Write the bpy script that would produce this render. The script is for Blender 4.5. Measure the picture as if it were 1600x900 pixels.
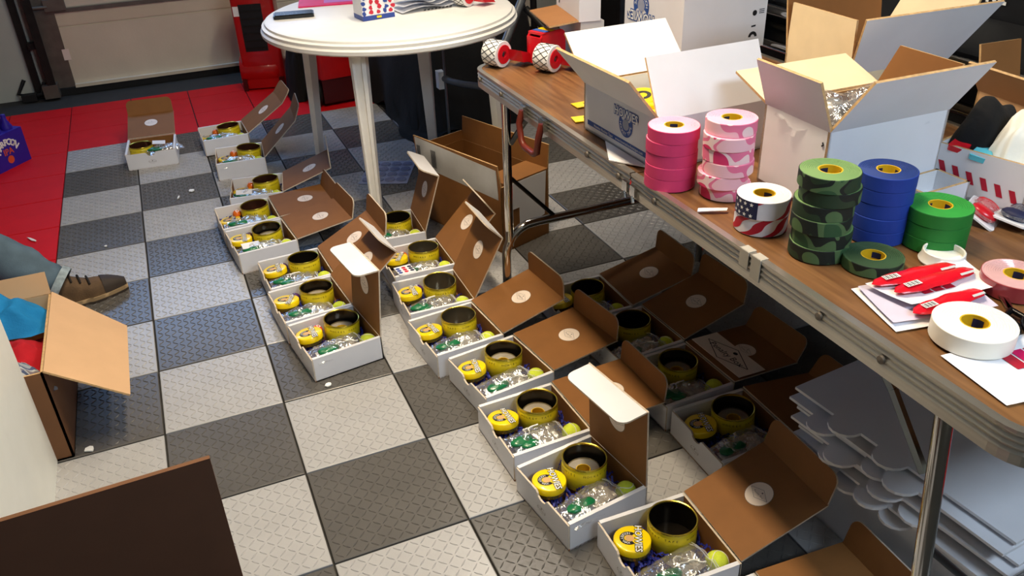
import bpy, bmesh, math, random
from mathutils import Vector, Matrix, noise, Euler
random.seed(7)
T = 0.3048                      # one floor tile (12 in); all shapes below are in tile units
PI = math.pi
sc = bpy.context.scene
COL = sc.collection
for o in list(bpy.data.objects): bpy.data.objects.remove(o)

# ------------------------------------------------------------------ camera
cam_d = bpy.data.cameras.new('camera'); cam = bpy.data.objects.new('camera', cam_d); COL.objects.link(cam)
cam_d.sensor_width = 36; cam_d.lens = 29.447; cam_d.clip_start = .02; cam_d.clip_end = 200
RM = Matrix(((0.91917773, 0.22463702, -0.3234973), (-0.39237044, 0.45135047, -0.8014538), (-0.03402554, 0.86360927, 0.50301223)))
cam.matrix_world = Matrix.Translation(Vector((1.68534, -14.27869, 4.536417)) * T) @ RM.to_4x4()
sc.camera = cam
sc.view_settings.view_transform = 'Standard'; sc.view_settings.look = 'None'
sc.view_settings.gamma = 1; sc.view_settings.use_curve_mapping = False
sc.view_settings.exposure = 0.0
# ------------------------------------------------------------------ world and lights
w = bpy.data.worlds.new('world'); sc.world = w; w.use_nodes = True
bg = w.node_tree.nodes['Background']; bg.inputs[0].default_value = (.55, .72, 1, 1); bg.inputs[1].default_value = 1.0
def area(name, loc, tgt, sx, sy, power, col, spread=PI):
    d = bpy.data.lights.new(name, 'AREA'); d.shape = 'RECTANGLE'; d.size = sx * T; d.size_y = sy * T
    d.energy = power; d.color = col; d.spread = spread
    o = bpy.data.objects.new(name, d); COL.objects.link(o); o.location = Vector(loc) * T
    o.rotation_euler = (Vector(tgt) - Vector(loc)).to_track_quat('-Z', 'Y').to_euler(); return o
rad_ = math.radians
area('lamp_tube', (3.15, -9.2, 8.1), (3.15, -9.2, 0), .5, 4.0, 30, (1, .82, .58), rad_(125))
area('lamp_tube', (5.3, -5.6, 8.1), (5.3, -5.6, 0), .5, 4.0, 24, (1, .9, .76))
area('daylight_fill', (5.2, -17.0, 7.5), (4.6, -10, 1.0), 4.0, 1.9, 46, (.68, .83, 1))  # unseen fill lamp behind the camera; the window around it is added
area('daylight_door_windows', (1.8, 3.2, 5.0), (1.6, -4, 0), 5.6, 1.1, 17, (.27, .52, 1))

# ------------------------------------------------------------------ materials
def lin(c): return tuple(((x / 255) / 12.92 if x / 255 <= .04045 else ((x / 255 + .055) / 1.055) ** 2.4) for x in c)
def mat(name, rgb, rough=.6, metal=0, var=.08, vscale=6, bump=0, bscale=60, coat=0, trans=0, ior=1.45, alpha=None, emit=0, stretch=None, spec=.5):
    m = bpy.data.materials.new(name); m.use_nodes = True; nt = m.node_tree; b = nt.nodes['Principled BSDF']
    c = lin(rgb)
    b.inputs['Roughness'].default_value = rough; b.inputs['Metallic'].default_value = metal
    b.inputs['Coat Weight'].default_value = coat; b.inputs['Transmission Weight'].default_value = trans; b.inputs['IOR'].default_value = ior
    b.inputs['Specular IOR Level'].default_value = spec
    tc = nt.nodes.new('ShaderNodeTexCoord'); mp = nt.nodes.new('ShaderNodeMapping'); nt.links.new(tc.outputs['Object'], mp.inputs[0])
    if stretch: mp.inputs['Scale'].default_value = stretch
    n = nt.nodes.new('ShaderNodeTexNoise'); n.inputs['Scale'].default_value = vscale / T; n.inputs['Detail'].default_value = 4
    nt.links.new(mp.outputs[0], n.inputs['Vector'])
    r = nt.nodes.new('ShaderNodeValToRGB')
    r.color_ramp.elements[0].position = .3; r.color_ramp.elements[1].position = .7
    r.color_ramp.elements[0].color = tuple(x * (1 - var) for x in c) + (1,)
    r.color_ramp.elements[1].color = tuple(min(1, x * (1 + var)) for x in c) + (1,)
    nt.links.new(n.outputs[0], r.inputs[0]); nt.links.new(r.outputs[0], b.inputs['Base Color'])
    if bump:
        n2 = nt.nodes.new('ShaderNodeTexNoise'); n2.inputs['Scale'].default_value = bscale / T; nt.links.new(mp.outputs[0], n2.inputs['Vector'])
        bp = nt.nodes.new('ShaderNodeBump'); bp.inputs['Strength'].default_value = bump; bp.inputs['Distance'].default_value = .003
        nt.links.new(n2.outputs[0], bp.inputs['Height']); nt.links.new(bp.outputs[0], b.inputs['Normal'])
    if alpha is not None: b.inputs['Alpha'].default_value = alpha
    if emit: b.inputs['Emission Color'].default_value = c + (1,); b.inputs['Emission Strength'].default_value = emit
    return m
def camo(name, cols, scale):
    m = mat(name, cols[0], .7); nt = m.node_tree; b = nt.nodes['Principled BSDF']
    tc = nt.nodes.new('ShaderNodeTexCoord'); n = nt.nodes.new('ShaderNodeTexNoise'); n.inputs['Scale'].default_value = scale / T
    n.inputs['Detail'].default_value = .5; n.inputs['Distortion'].default_value = .8
    nt.links.new(tc.outputs['Object'], n.inputs['Vector'])
    r = nt.nodes.new('ShaderNodeValToRGB'); r.color_ramp.interpolation = 'CONSTANT'
    ps = [0, .42, .5, .58]
    while len(r.color_ramp.elements) < len(cols): r.color_ramp.elements.new(.5)
    for i, c in enumerate(cols): r.color_ramp.elements[i].position = ps[i]; r.color_ramp.elements[i].color = lin(c) + (1,)
    nt.links.new(n.outputs[0], r.inputs[0]); nt.links.new(r.outputs[0], b.inputs['Base Color']); return m
def wood(name, c1, c2, rough=.35):
    m = mat(name, c1, rough); nt = m.node_tree; b = nt.nodes['Principled BSDF']
    tc = nt.nodes.new('ShaderNodeTexCoord'); mp = nt.nodes.new('ShaderNodeMapping'); mp.inputs['Scale'].default_value = (9, .7, 9)
    nt.links.new(tc.outputs['Object'], mp.inputs[0])
    n = nt.nodes.new('ShaderNodeTexNoise'); n.inputs['Scale'].default_value = 6; n.inputs['Detail'].default_value = 6; n.inputs['Distortion'].default_value = .6
    nt.links.new(mp.outputs[0], n.inputs['Vector'])
    r = nt.nodes.new('ShaderNodeValToRGB'); e = r.color_ramp.elements
    e[0].position = .35; e[0].color = lin(c2) + (1,); e[1].position = .65; e[1].color = lin(c1) + (1,)
    nt.links.new(n.outputs[0], r.inputs[0]); nt.links.new(r.outputs[0], b.inputs['Base Color']); return m
def film(name, rgb=(235, 240, 245), clear=.72, rough=.08, dif=.35, wrinkle=0):
    """thin clear plastic: mostly see-through, the rest part gloss, part milky"""
    m = bpy.data.materials.new(name); m.use_nodes = True; nt = m.node_tree; nt.nodes.clear(); N = nt.nodes.new; L = nt.links.new
    out = N('ShaderNodeOutputMaterial'); mx = N('ShaderNodeMixShader'); tr = N('ShaderNodeBsdfTransparent'); m2 = N('ShaderNodeMixShader')
    g = N('ShaderNodeBsdfGlossy'); g.inputs['Roughness'].default_value = rough; g.inputs['Color'].default_value = (1, 1, 1, 1)
    d = N('ShaderNodeBsdfDiffuse'); d.inputs['Color'].default_value = lin(rgb) + (1,)
    mx.inputs[0].default_value = 1 - clear; m2.inputs[0].default_value = dif
    if wrinkle:
        tc = N('ShaderNodeTexCoord'); n = N('ShaderNodeTexNoise'); n.inputs['Scale'].default_value = wrinkle / T; n.inputs['Distortion'].default_value = 1.5; b = N('ShaderNodeBump')
        b.inputs['Strength'].default_value = .8; b.inputs['Distance'].default_value = .01; L(tc.outputs['Object'], n.inputs['Vector']); L(n.outputs[0], b.inputs['Height']); L(b.outputs[0], g.inputs['Normal'])
    L(g.outputs[0], m2.inputs[1]); L(d.outputs[0], m2.inputs[2]); L(tr.outputs[0], mx.inputs[1]); L(m2.outputs[0], mx.inputs[2]); L(mx.outputs[0], out.inputs[0]); return m
M = {}
M['tile_light'] = mat('tile_light', (166, 165, 164), .27, var=.05, vscale=3, bump=.12, bscale=40)
M['tile_dark'] = mat('tile_dark', (88, 85, 81), .27, var=.08, vscale=3, bump=.12, bscale=40)
M['tile_red'] = mat('tile_red', (206, 12, 20), .62, var=.05, vscale=3, bump=.1, bscale=40, spec=.25)
M['concrete'] = mat('concrete', (50, 48, 43), .85, var=.15, vscale=3, bump=.2)
M['wall_paint'] = mat('wall_paint', (186, 190, 180), .8, var=.04, vscale=1, bump=.05)
M['ceiling_paint'] = mat('ceiling_paint', (205, 200, 190), .9, var=.03, vscale=1)
M['door_paint'] = mat('door_paint', (218, 208, 184), .6, var=.05, vscale=1.2, bump=.15, bscale=25)
M['steel_dull'] = mat('steel_dull', (110, 102, 92), .5, .5, var=.15)
M['dark_steel'] = mat('dark_steel', (38, 36, 33), .5, .6, var=.2)
M['rubber'] = mat('rubber', (18, 18, 17), .6)
M['black'] = mat('black', (12, 12, 14), .55, var=.2)
M['black_gloss'] = mat('black_gloss', (10, 10, 12), .2)
M['black_cloth'] = mat('black_cloth', (10, 10, 12), .95, bump=.3, bscale=40)
M['white_card'] = mat('white_card', (226, 226, 230), .65, var=.03, vscale=3, bump=.05, bscale=20)
M['white_inner'] = mat('white_inner', (222, 222, 224), .7, var=.03)
M['grey_card'] = mat('grey_card', (196, 196, 194), .7, var=.05)
M['cream_card'] = mat('cream_card', (228, 206, 168), .7, var=.04)
M['kraft'] = mat('kraft', (134, 88, 42), .72, var=.06, vscale=5, bump=.06, bscale=25)
M['kraft_edge'] = mat('kraft_edge', (196, 160, 112), .8, var=.2, vscale=40)
M['mailer_edge'] = mat('mailer_edge', (206, 192, 172), .8, var=.1, vscale=30)
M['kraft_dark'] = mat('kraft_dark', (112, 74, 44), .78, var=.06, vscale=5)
M['carton_shaded'] = mat('carton_shaded', (80, 50, 32), .8, var=.05)  # brown darkened so the unlit near carton's shade sits in its colour
M['kraft_light'] = mat('kraft_light', (208, 168, 126), .72, var=.04, vscale=4)
M['sticker'] = mat('sticker', (240, 226, 214), .5, var=.02)
M['ink'] = mat('ink', (22, 20, 24), .6)
M['ink_soft'] = mat('ink_soft', (120, 112, 108), .6)
M['tin_yellow'] = mat('tin_yellow', (216, 196, 30), .34, .05, var=.05, coat=.3)
M['tin_rim'] = mat('tin_rim', (200, 178, 70), .25, .8, var=.05)
M['tin_inside'] = mat('tin_inside', (60, 54, 46), .22, .85, var=.2)
M['tin_silver'] = mat('tin_silver', (150, 142, 126), .2, .9, var=.1)
M['tin_purple'] = mat('tin_purple', (60, 52, 84), .2, .85, var=.3)
M['tin_copper'] = mat('tin_copper', (128, 84, 66), .22, .85, var=.3)
M['wax_yellow'] = mat('wax_yellow', (246, 212, 12), .3, var=.03, coat=.4)
M['white_print'] = mat('white_print', (238, 238, 234), .5, var=.02)
M['face_print'] = mat('face_print', (214, 168, 110), .5)
M['ball'] = mat('ball', (206, 222, 62), .75, var=.08, vscale=30, bump=.4, bscale=150)
M['clear_tape'] = film('clear_tape', (190, 170, 130), .55, .12, .6)
M['bag_film'] = film('bag_film', (236, 240, 246), .68, .1, .18, 9)
M['bag_zip'] = film('bag_zip', (235, 238, 245), .5, .15, .7)
M['green_piece'] = mat('green_piece', (16, 112, 66), .35, var=.15, coat=.3)
M['white_plastic'] = mat('white_plastic', (236, 234, 226), .38, var=.03)
M['cord_white'] = mat('cord_white', (236, 234, 224), .7)
M['crinkle'] = mat('crinkle', (30, 38, 128), .6, var=.4, vscale=14)
M['wrap_silver'] = mat('wrap_silver', (205, 200, 188), .25, .7, var=.3, vscale=12, bump=.6, bscale=14)
for nm, c in dict(candy_orange=(226, 108, 30), candy_purple=(74, 36, 96), candy_maroon=(84, 40, 34), candy_red=(226, 58, 40)).items():
    M[nm] = mat(nm, c, .2, var=.15, vscale=14, coat=.6)
M['chrome'] = mat('chrome', (196, 192, 186), .13, 1, var=.04)
M['aluminium'] = mat('aluminium', (202, 196, 184), .3, .9, var=.08, vscale=8, stretch=(1, .04, 8))
M['table_wood'] = wood('table_wood', (132, 94, 58), (98, 66, 40))
M['handle_brown'] = mat('handle_brown', (104, 38, 24), .4)
M['pvc_white'] = mat('pvc_white', (240, 238, 232), .42, var=.02)
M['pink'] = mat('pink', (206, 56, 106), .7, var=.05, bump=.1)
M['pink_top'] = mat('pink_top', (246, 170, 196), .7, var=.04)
M['pink_camo'] = camo('pink_camo', [(240, 190, 200), (232, 120, 156), (244, 214, 214), (214, 52, 104)], 4.2)
M['green_camo'] = camo('green_camo', [(34, 56, 34), (18, 28, 22), (78, 106, 66), (44, 80, 48)], 4.2)
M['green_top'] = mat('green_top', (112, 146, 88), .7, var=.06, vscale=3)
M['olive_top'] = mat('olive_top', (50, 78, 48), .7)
M['blue'] = mat('blue', (24, 58, 150), .7, var=.05, bump=.1)
M['blue_top'] = mat('blue_top', (28, 54, 120), .7)
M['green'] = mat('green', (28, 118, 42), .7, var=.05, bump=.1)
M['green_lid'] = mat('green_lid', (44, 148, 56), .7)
M['roll_white'] = mat('roll_white', (240, 236, 224), .6, var=.02)
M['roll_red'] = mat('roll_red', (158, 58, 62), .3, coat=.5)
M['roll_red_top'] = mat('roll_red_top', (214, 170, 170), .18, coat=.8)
M['core_yellow'] = mat('core_yellow', (222, 178, 26), .5, var=.05)
M['flag_white'] = mat('flag_white', (226, 228, 238), .6)
M['flag_red'] = mat('flag_red', (178, 22, 48), .6)
M['flag_navy'] = mat('flag_navy', (30, 34, 70), .6)
M['logo_blue'] = mat('logo_blue', (40, 78, 150), .6)
M['logo_grey'] = mat('logo_grey', (150, 156, 176), .6)
M['red_plastic'] = mat('red_plastic', (206, 22, 36), .3, coat=.3)
M['red_wrap'] = mat('red_wrap', (214, 16, 36), .22, var=.1, vscale=10, bump=.5, bscale=16, coat=.4)
M['paper'] = mat('paper', (236, 236, 240), .7, var=.02)
M['paper_lilac'] = mat('paper_lilac', (206, 198, 216), .6, var=.04)
M['magenta'] = mat('magenta', (206, 22, 92), .5)
M['lilac'] = mat('lilac', (176, 110, 190), .5)
M['card_blue'] = mat('card_blue', (46, 72, 150), .4)
M['card_red'] = mat('card_red', (200, 40, 62), .4)
M['phone_black'] = mat('phone_black', (26, 30, 32), .35)
M['machine_red'] = mat('machine_red', (176, 14, 14), .3, var=.06, coat=.4)
M['dark_red'] = mat('dark_red', (70, 8, 10), .4)
M['jeans'] = mat('jeans', (88, 108, 122), .9, var=.2, vscale=5, bump=.3, bscale=90)
M['jeans_hem'] = mat('jeans_hem', (146, 160, 166), .9, var=.3, vscale=20)
M['shoe_brown'] = mat('shoe_brown', (92, 70, 46), .8, var=.25, vscale=8, bump=.3)
M['shoe_dark'] = mat('shoe_dark', (52, 42, 34), .7, var=.2)
M['shoe_sole'] = mat('shoe_sole', (150, 126, 92), .8, var=.15)
M['lace'] = mat('lace', (30, 24, 20), .8)
M['skin'] = mat('skin', (212, 160, 130), .5)
M['hair'] = mat('hair', (60, 44, 32), .7)
M['shirt'] = mat('shirt', (50, 52, 58), .9)
M['blue_cloth'] = mat('blue_cloth', (18, 122, 180), .9, var=.06, bump=.3, bscale=60)
M['red_cloth'] = mat('red_cloth', (176, 14, 30), .9, var=.1, bump=.4, bscale=30)
M['plaid'] = camo('plaid', [(150, 156, 160), (70, 82, 110), (176, 178, 176), (120, 110, 116)], 5)
M['white_cloth'] = mat('white_cloth', (240, 238, 226), .9, var=.03, bump=.2, bscale=40)
M['appliance'] = mat('appliance', (238, 240, 234), .45, var=.02)
M['beer_blue'] = mat('beer_blue', (46, 30, 150), .45, var=.08)
M['orange_print'] = mat('orange_print', (214, 84, 44), .5)
M['teal'] = mat('teal', (96, 196, 214), .4)
M['grey_tube'] = mat('grey_tube', (120, 124, 128), .35, .6)
M['glass'] = film('window_glass', (220, 230, 240), .9, .05)
M['clear_sheet'] = film('clear_sheet', (200, 208, 236), .5, .15, .8)
M['clear_dot'] = film('clear_dot', (110, 120, 165), .5, .2, .8)
M['masking_tape'] = mat('masking_tape', (168, 162, 150), .6, var=.08)
M['lamp_glow'] = mat('lamp_glow', (255, 236, 205), .5, emit=6)

# ------------------------------------------------------------------ mesh builder
class MB:
    def __init__(s): s.v = []; s.f = []; s.m = []
    def face(s, pts, mi=0):
        n = len(s.v); s.v += [tuple(p) for p in pts]; s.f.append(list(range(n, n + len(pts)))); s.m.append(mi)
    def panel(s, pts, t, mo=0, mi=1, me=2):
        """polygon sheet: outer face = pts (normal side), inner face t behind it"""
        P = [Vector(p) for p in pts]; nrm = Vector((0, 0, 0))
        for i in range(len(P)): nrm += P[i].cross(P[(i + 1) % len(P)])
        nrm.normalize(); Q = [p - nrm * t for p in P]; n = len(P); b = len(s.v)
        s.v += [tuple(p) for p in P] + [tuple(q) for q in Q]
        s.f.append([b + i for i in range(n)]); s.m.append(mo)
        s.f.append([b + n + i for i in reversed(range(n))]); s.m.append(mi)
        for i in range(n):
            j = (i + 1) % n; s.f.append([b + j, b + i, b + n + i, b + n + j]); s.m.append(me)
    def box(s, x0, x1, y0, y1, z0, z1, mi=0, M4=None):
        p = [Vector(q) for q in ((x0, y0, z0), (x1, y0, z0), (x1, y1, z0), (x0, y1, z0), (x0, y0, z1), (x1, y0, z1), (x1, y1, z1), (x0, y1, z1))]
        if M4 is not None: p = [M4 @ q for q in p]
        b = len(s.v); s.v += [tuple(q) for q in p]
        for f in ((0, 3, 2, 1), (4, 5, 6, 7), (0, 1, 5, 4), (1, 2, 6, 5), (2, 3, 7, 6), (3, 0, 4, 7)): s.f.append([b + i for i in f]); s.m.append(mi)
    def lathe(s, prof, n=32, c=(0, 0, 0), mis=None, M4=None, cap=False):
        b = len(s.v); k = len(prof)
        for i in range(n):
            a = 2 * PI * i / n
            for r, z in prof:
                p = Vector((r * math.cos(a), r * math.sin(a), z))
                if M4 is not None: p = M4 @ p
                s.v.append((p[0] + c[0], p[1] + c[1], p[2] + c[2]))
        for i in range(n):
            j = (i + 1) % n
            for q in range(k - 1):
                s.f.append([b + i * k + q, b + j * k + q, b + j * k + q + 1, b + i * k + q + 1]); s.m.append(mis[q] if mis else 0)
        if cap:
            s.f.append([b + i * k for i in reversed(range(n))]); s.m.append(mis[0] if mis else 0)
            s.f.append([b + i * k + k - 1 for i in range(n)]); s.m.append(mis[-1] if mis else 0)
    def tube(s, path, r, n=10, mi=0):
        P = [Vector(p) for p in path]; b = len(s.v); R = r if isinstance(r, (list, tuple)) else [r] * len(P)
        up = Vector((0, 0, 1)); prev = None
        for i, p in enumerate(P):
            d = (P[min(i + 1, len(P) - 1)] - P[max(i - 1, 0)]).normalized()
            a = prev - d * prev.dot(d) if prev is not None else (up.cross(d) if abs(d.z) < .95 else Vector((1, 0, 0)).cross(d))
            a.normalize(); prev = a; e = d.cross(a)
            for j in range(n):
                t = 2 * PI * j / n; s.v.append(tuple(p + (a * math.cos(t) + e * math.sin(t)) * R[i]))
        for i in range(len(P) - 1):
            for j in range(n):
                k = (j + 1) % n; s.f.append([b + i * n + j, b + i * n + k, b + (i + 1) * n + k, b + (i + 1) * n + j]); s.m.append(mi)
        s.f.append([b + j for j in reversed(range(n))]); s.m.append(mi)
        s.f.append([b + (len(P) - 1) * n + j for j in range(n)]); s.m.append(mi)
    def ball(s, c, r, n=16, mi=0, sq=(1, 1, 1)):
        k = n // 2
        prof = [(max(1e-4, math.sin(PI * i / k)) * r, -math.cos(PI * i / k) * r) for i in range(k + 1)]
        b = len(s.v); s.lathe(prof, n, (0, 0, 0), [mi] * k)
        for i in range(b, len(s.v)): v = s.v[i]; s.v[i] = (v[0] * sq[0] + c[0], v[1] * sq[1] + c[1], v[2] * sq[2] + c[2])
    def disc(s, c, r, n=24, mi=0, ry=None):
        s.face([(c[0] + r * math.cos(2 * PI * i / n), c[1] + (ry or r) * math.sin(2 * PI * i / n), c[2]) for i in range(n)], mi)
    def ring(s, c, r0, r1, n=32, mi=0, a0=0, a1=2 * PI, el=1):
        for i in range(n):
            a, b = a0 + (a1 - a0) * i / n, a0 + (a1 - a0) * (i + 1) / n
            s.face([(c[0] + r0 * math.cos(a), c[1] + el * r0 * math.sin(a), c[2]), (c[0] + r1 * math.cos(a), c[1] + el * r1 * math.sin(a), c[2]),
                    (c[0] + r1 * math.cos(b), c[1] + el * r1 * math.sin(b), c[2]), (c[0] + r0 * math.cos(b), c[1] + el * r0 * math.sin(b), c[2])], mi)
    def grid(s, nx, ny, fn, mi=0):
        b = len(s.v)
        for i in range(nx + 1):
            for j in range(ny + 1): s.v.append(tuple(fn(i / nx, j / ny)))
        for i in range(nx):
            for j in range(ny):
                a = b + i * (ny + 1) + j; s.f.append([a, a + ny + 1, a + ny + 2, a + 1]); s.m.append(mi)
    def text(s, body, M4, size, mi=0, offset=0):
        key = (body, size, offset)
        if key not in TXT:
            cu = bpy.data.curves.new('txt', 'FONT'); cu.body = body; cu.size = size; cu.align_x = 'CENTER'; cu.align_y = 'CENTER'; cu.offset = offset
            cu.resolution_u = 2
            ob = bpy.data.objects.new('txt', cu); me = bpy.data.meshes.new_from_object(ob)
            TXT[key] = ([tuple(v.co) for v in me.vertices], [list(p.vertices) for p in me.polygons])
            bpy.data.objects.remove(ob); bpy.data.curves.remove(cu); bpy.data.meshes.remove(me)
        V, F = TXT[key]; b = len(s.v)
        s.v += [tuple(M4 @ Vector(v)) for v in V]
        for f in F: s.f.append([b + i for i in f]); s.m.append(mi)
    def arc_text(s, body, M4, R, a0, a1, size, mi=0, inward=False, offset=0):
        for i, ch in enumerate(body):
            a = a0 + (a1 - a0) * (i + .5) / len(body)
            rot = a + PI / 2 if inward else a - PI / 2
            s.text(ch, M4 @ Matrix.Translation((R * math.cos(a), R * math.sin(a), 0)) @ Matrix.Rotation(rot, 4, 'Z'), size, mi, offset)
    def mesh(s, name, mats, smooth=None, weld=True):
        me = bpy.data.meshes.new(name)
        me.from_pydata([(x * T, y * T, z * T) for x, y, z in s.v], [], s.f)
        for m in mats: me.materials.append(M[m])
        for p, mi in zip(me.polygons, s.m): p.material_index = min(mi, len(mats) - 1)
        if weld:
            bm = bmesh.new(); bm.from_mesh(me); bmesh.ops.remove_doubles(bm, verts=bm.verts, dist=2e-5)
            bmesh.ops.recalc_face_normals(bm, faces=bm.faces); bm.to_mesh(me); bm.free()
        if smooth is not None:
            me.polygons.foreach_set('use_smooth', [True] * len(me.polygons)); me.set_sharp_from_angle(angle=math.radians(smooth))
        me.update(); return me
    def build(s, name, mats, parent=None, loc=(0, 0, 0), rot=(0, 0, 0), smooth=None, weld=True):
        if isinstance(mats, str): mats = [mats]
        o = bpy.data.objects.new(name, s.mesh(name, mats, smooth, weld)); COL.objects.link(o)
        o.location = Vector(loc) * T; o.rotation_euler = rot; o.parent = parent; return o
TXT = {}
def empty(name, loc=(0, 0, 0), rz=0, rot=None):
    o = bpy.data.objects.new(name, None); COL.objects.link(o); o.empty_display_size = .02
    o.location = Vector(loc) * T; o.rotation_euler = rot or (0, 0, rz); return o
def tag(o, label=None, cat=None, group=None, kind=None):
    if label: o['label'] = label
    if cat: o['category'] = cat
    if group: o['group'] = group
    if kind: o['kind'] = kind
    return o
def copy_tree(o, parent=None):
    c = o.copy(); COL.objects.link(c); c.parent = parent
    for ch in [x for x in bpy.data.objects if x.parent is o]: copy_tree(ch, c)
    return c
def place(o, loc, rot=(0, 0, 0)):
    o.location = Vector(loc) * T; o.rotation_euler = rot; return o
def struct(o): o['kind'] = 'structure'; return o
MX = lambda x=0, y=0, z=0: Matrix.Translation((x, y, z))
RZ = lambda a: Matrix.Rotation(a, 4, 'Z')
RX = lambda a: Matrix.Rotation(a, 4, 'X')
RY = lambda a: Matrix.Rotation(a, 4, 'Y')
rad = math.radians

# ------------------------------------------------------------------ room
FY, LX, RXW, BY, CZ = 3.55, -7, 10.6, -17.4, 8.6
m = MB(); m.box(LX, RXW, BY, FY + 1, -.3, -.03); floor = struct(m.build('floor', 'concrete'))
def tile_mesh(bars=True):
    m = MB(); h = .492; bv = .006
    m.lathe([(h * math.sqrt(2), -.03), (h * math.sqrt(2), -.004), ((h - bv) * math.sqrt(2), 0)], 4, M4=RZ(PI / 4))
    m.face([(-h + bv, -h + bv, 0), (h - bv, -h + bv, 0), (h - bv, h - bv, 0), (-h + bv, h - bv, 0)])
    N = 15; st = 2 * (h - .015) / N
    for i in range(N if bars else 0):
        for j in range(N):
            x, y = -h + .015 + (i + .5) * st, -h + .015 + (j + .5) * st
            a = rad(45) if (i + j) % 2 else rad(-45)
            c, s_ = math.cos(a), math.sin(a); L, W, H = .036, .0075, .0055
            pts = [(L, 0), (0, W), (-L, 0), (0, -W)]; P = [(x + p * c - q * s_, y + p * s_ + q * c, 0) for p, q in pts]
            ri = [(x + u * c, y + u * s_, H) for u in (.7 * L, -.7 * L)]
            m.face([P[0], P[1], ri[0]]); m.face([P[1], P[2], ri[1]]); m.face([P[1], ri[1], ri[0]])
            m.face([P[2], P[3], ri[1]]); m.face([P[3], P[0], ri[0]]); m.face([P[3], ri[0], ri[1]])
    return m.mesh('floor_tile', ['tile_light'], None, weld=False)
TM = tile_mesh(); TF = tile_mesh(False)
for c in range(-3, 10):
    for r in range(-3, 14):
        if r == -3: continue
        inside = 0 <= c < 7 and r >= 0
        o = bpy.data.objects.new('floor_tile', TM if inside else TF); COL.objects.link(o); o.parent = floor
        o.location = Vector((c + .5, -r - .5, .0)) * T
        inside = 0 <= c < 7 and r >= 0
        k = 'tile_red' if not inside else ('tile_light' if (c + r) % 2 == 0 else 'tile_dark')
        o.material_slots[0].link = 'OBJECT'; o.material_slots[0].material = M[k]
# half row of red edge tiles towards the door
m = MB()
for c in range(-3, 10): m.box(c + .008, c + .992, 2.0, 2.5, -.03, 0)
m.build('edge_tiles', 'tile_red', floor)
# walls
m = MB(); m.box(LX - .3, LX, BY, FY, -.3, CZ); struct(m.build('wall_left', 'wall_paint'))
m = MB(); m.box(RXW, RXW + .3, BY, FY, -.3, CZ); struct(m.build('wall_right', 'wall_paint'))
m = MB(); m.box(LX - .3, RXW + .3, BY - .3, BY, -.3, 8.6); struct(m.build('wall_back', 'wall_paint'))
m = MB(); m.box(LX - .3, -.42, FY, FY + .3, -.3, CZ); m.box(9.6, RXW + .3, FY, FY + .3, -.3, CZ); m.box(-.42, 9.6, FY, FY + .3, 7.2, CZ)
struct(m.build('wall_front', 'wall_paint'))
m = MB(); m.box(LX - .3, RXW + .3, BY - .3, FY + .3, CZ, CZ + .3); struct(m.build('ceiling', 'ceiling_paint'))
# garage door
DY = FY - .05
door = struct(empty('door_1', (4.6, DY, 0)))
DX0, DX1 = -.44, 9.65
def dpart(name, mb, mats, sm=None): return mb.build(name, mats, door, (-4.6, -DY, 0), smooth=sm)
m = MB(); m.box(DX0, DX1, DY - .06, DY + .1, -.02, .11); dpart('bottom_seal', m, 'rubber')
m = MB(); m.box(DX0 + .52, DX1, DY - .1, DY + .08, .11, .17); dpart('bottom_rail', m, 'door_paint')
for k in range(3):
    z0 = .12 + 1.42 * k if k else .12; z1 = [1.48, 2.94, 4.3][k]; z0 = [.12, 1.52, 2.98][k]
    m = MB(); m.box(DX0, DX1, DY, DY + .08, z0, z1)
    m.box(DX0 + .52, DX1, DY - .02, DY, z0 + .03, z1 - .28); m.box(DX0 + .52, DX1, DY - .02, DY, z1 - .25, z1 - .01)
    pnl = dpart('door_section', m, 'door_paint')
    m = MB(); m.box(DX0, DX0 + .52, DY - .035, DY, z0, z1); dpart('end_stile', m, 'steel_dull')
    m = MB(); m.box(DX0, DX1, DY - .05, DY - .02, z1 - .015, z1 + .055); dpart('section_joint', m, 'steel_dull')
# section with windows
m = MB(); z0, z1 = 4.34, 5.8
m.box(DX0, DX1, DY, DY + .08, z0, z0 + .25); m.box(DX0, DX1, DY, DY + .08, z1 - .2, z1)
xs = [DX0 + .52 + i * 1.55 for i in range(7)]
for x in xs: m.box(x - .17, x + .17, DY, DY + .08, z0 + .25, z1 - .2)
dpart('window_section', m, 'door_paint')
for i in range(6):
    m = MB(); m.box(xs[i] + .17, xs[i + 1] - .17, DY + .03, DY + .05, z0 + .25, z1 - .2); dpart('window_pane', m, 'glass')
m = MB(); m.box(DX0, DX1, DY, DY + .08, 5.84, 7.2); dpart('door_section', m, 'door_paint')
m = MB(); m.box(.02, .14, DY - .042, DY - .036, .62, .82); dpart('sticker', m, 'sticker')
# door track and jamb
trk = struct(empty('trim_1', (-.42, FY - .2, 0)))
def tpart(name, mb, mats, sm=None): return mb.build(name, mats, trk, (.42, -FY + .2, 0), smooth=sm)
m = MB(); m.box(-.36, -.30, FY - .32, FY - .1, .1, 7); m.box(-.36, -.22, FY - .34, FY - .31, .1, 7); tpart('track', m, 'dark_steel')
m = MB(); m.box(-.62, -.5, FY - .1, FY, 0, 7); tpart('jamb', m, 'dark_steel')
m = MB(); m.box(-.46, -.2, FY - .36, FY - .1, .02, .26); tpart('track_foot', m, 'steel_dull')
m = MB(); m.lathe([(.0, -.04), (.07, -.04), (.07, .04), (0, .04)], 16, (-.27, FY - .24, .5), M4=RY(PI / 2)); tpart('roller', m, 'dark_steel', 40)
for z in (.9, 1.9, 3.1):
    m = MB(); m.box(-.5, -.3, FY - .2, FY - .06, z, z + .12); tpart('bracket', m, 'dark_steel')
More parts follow.
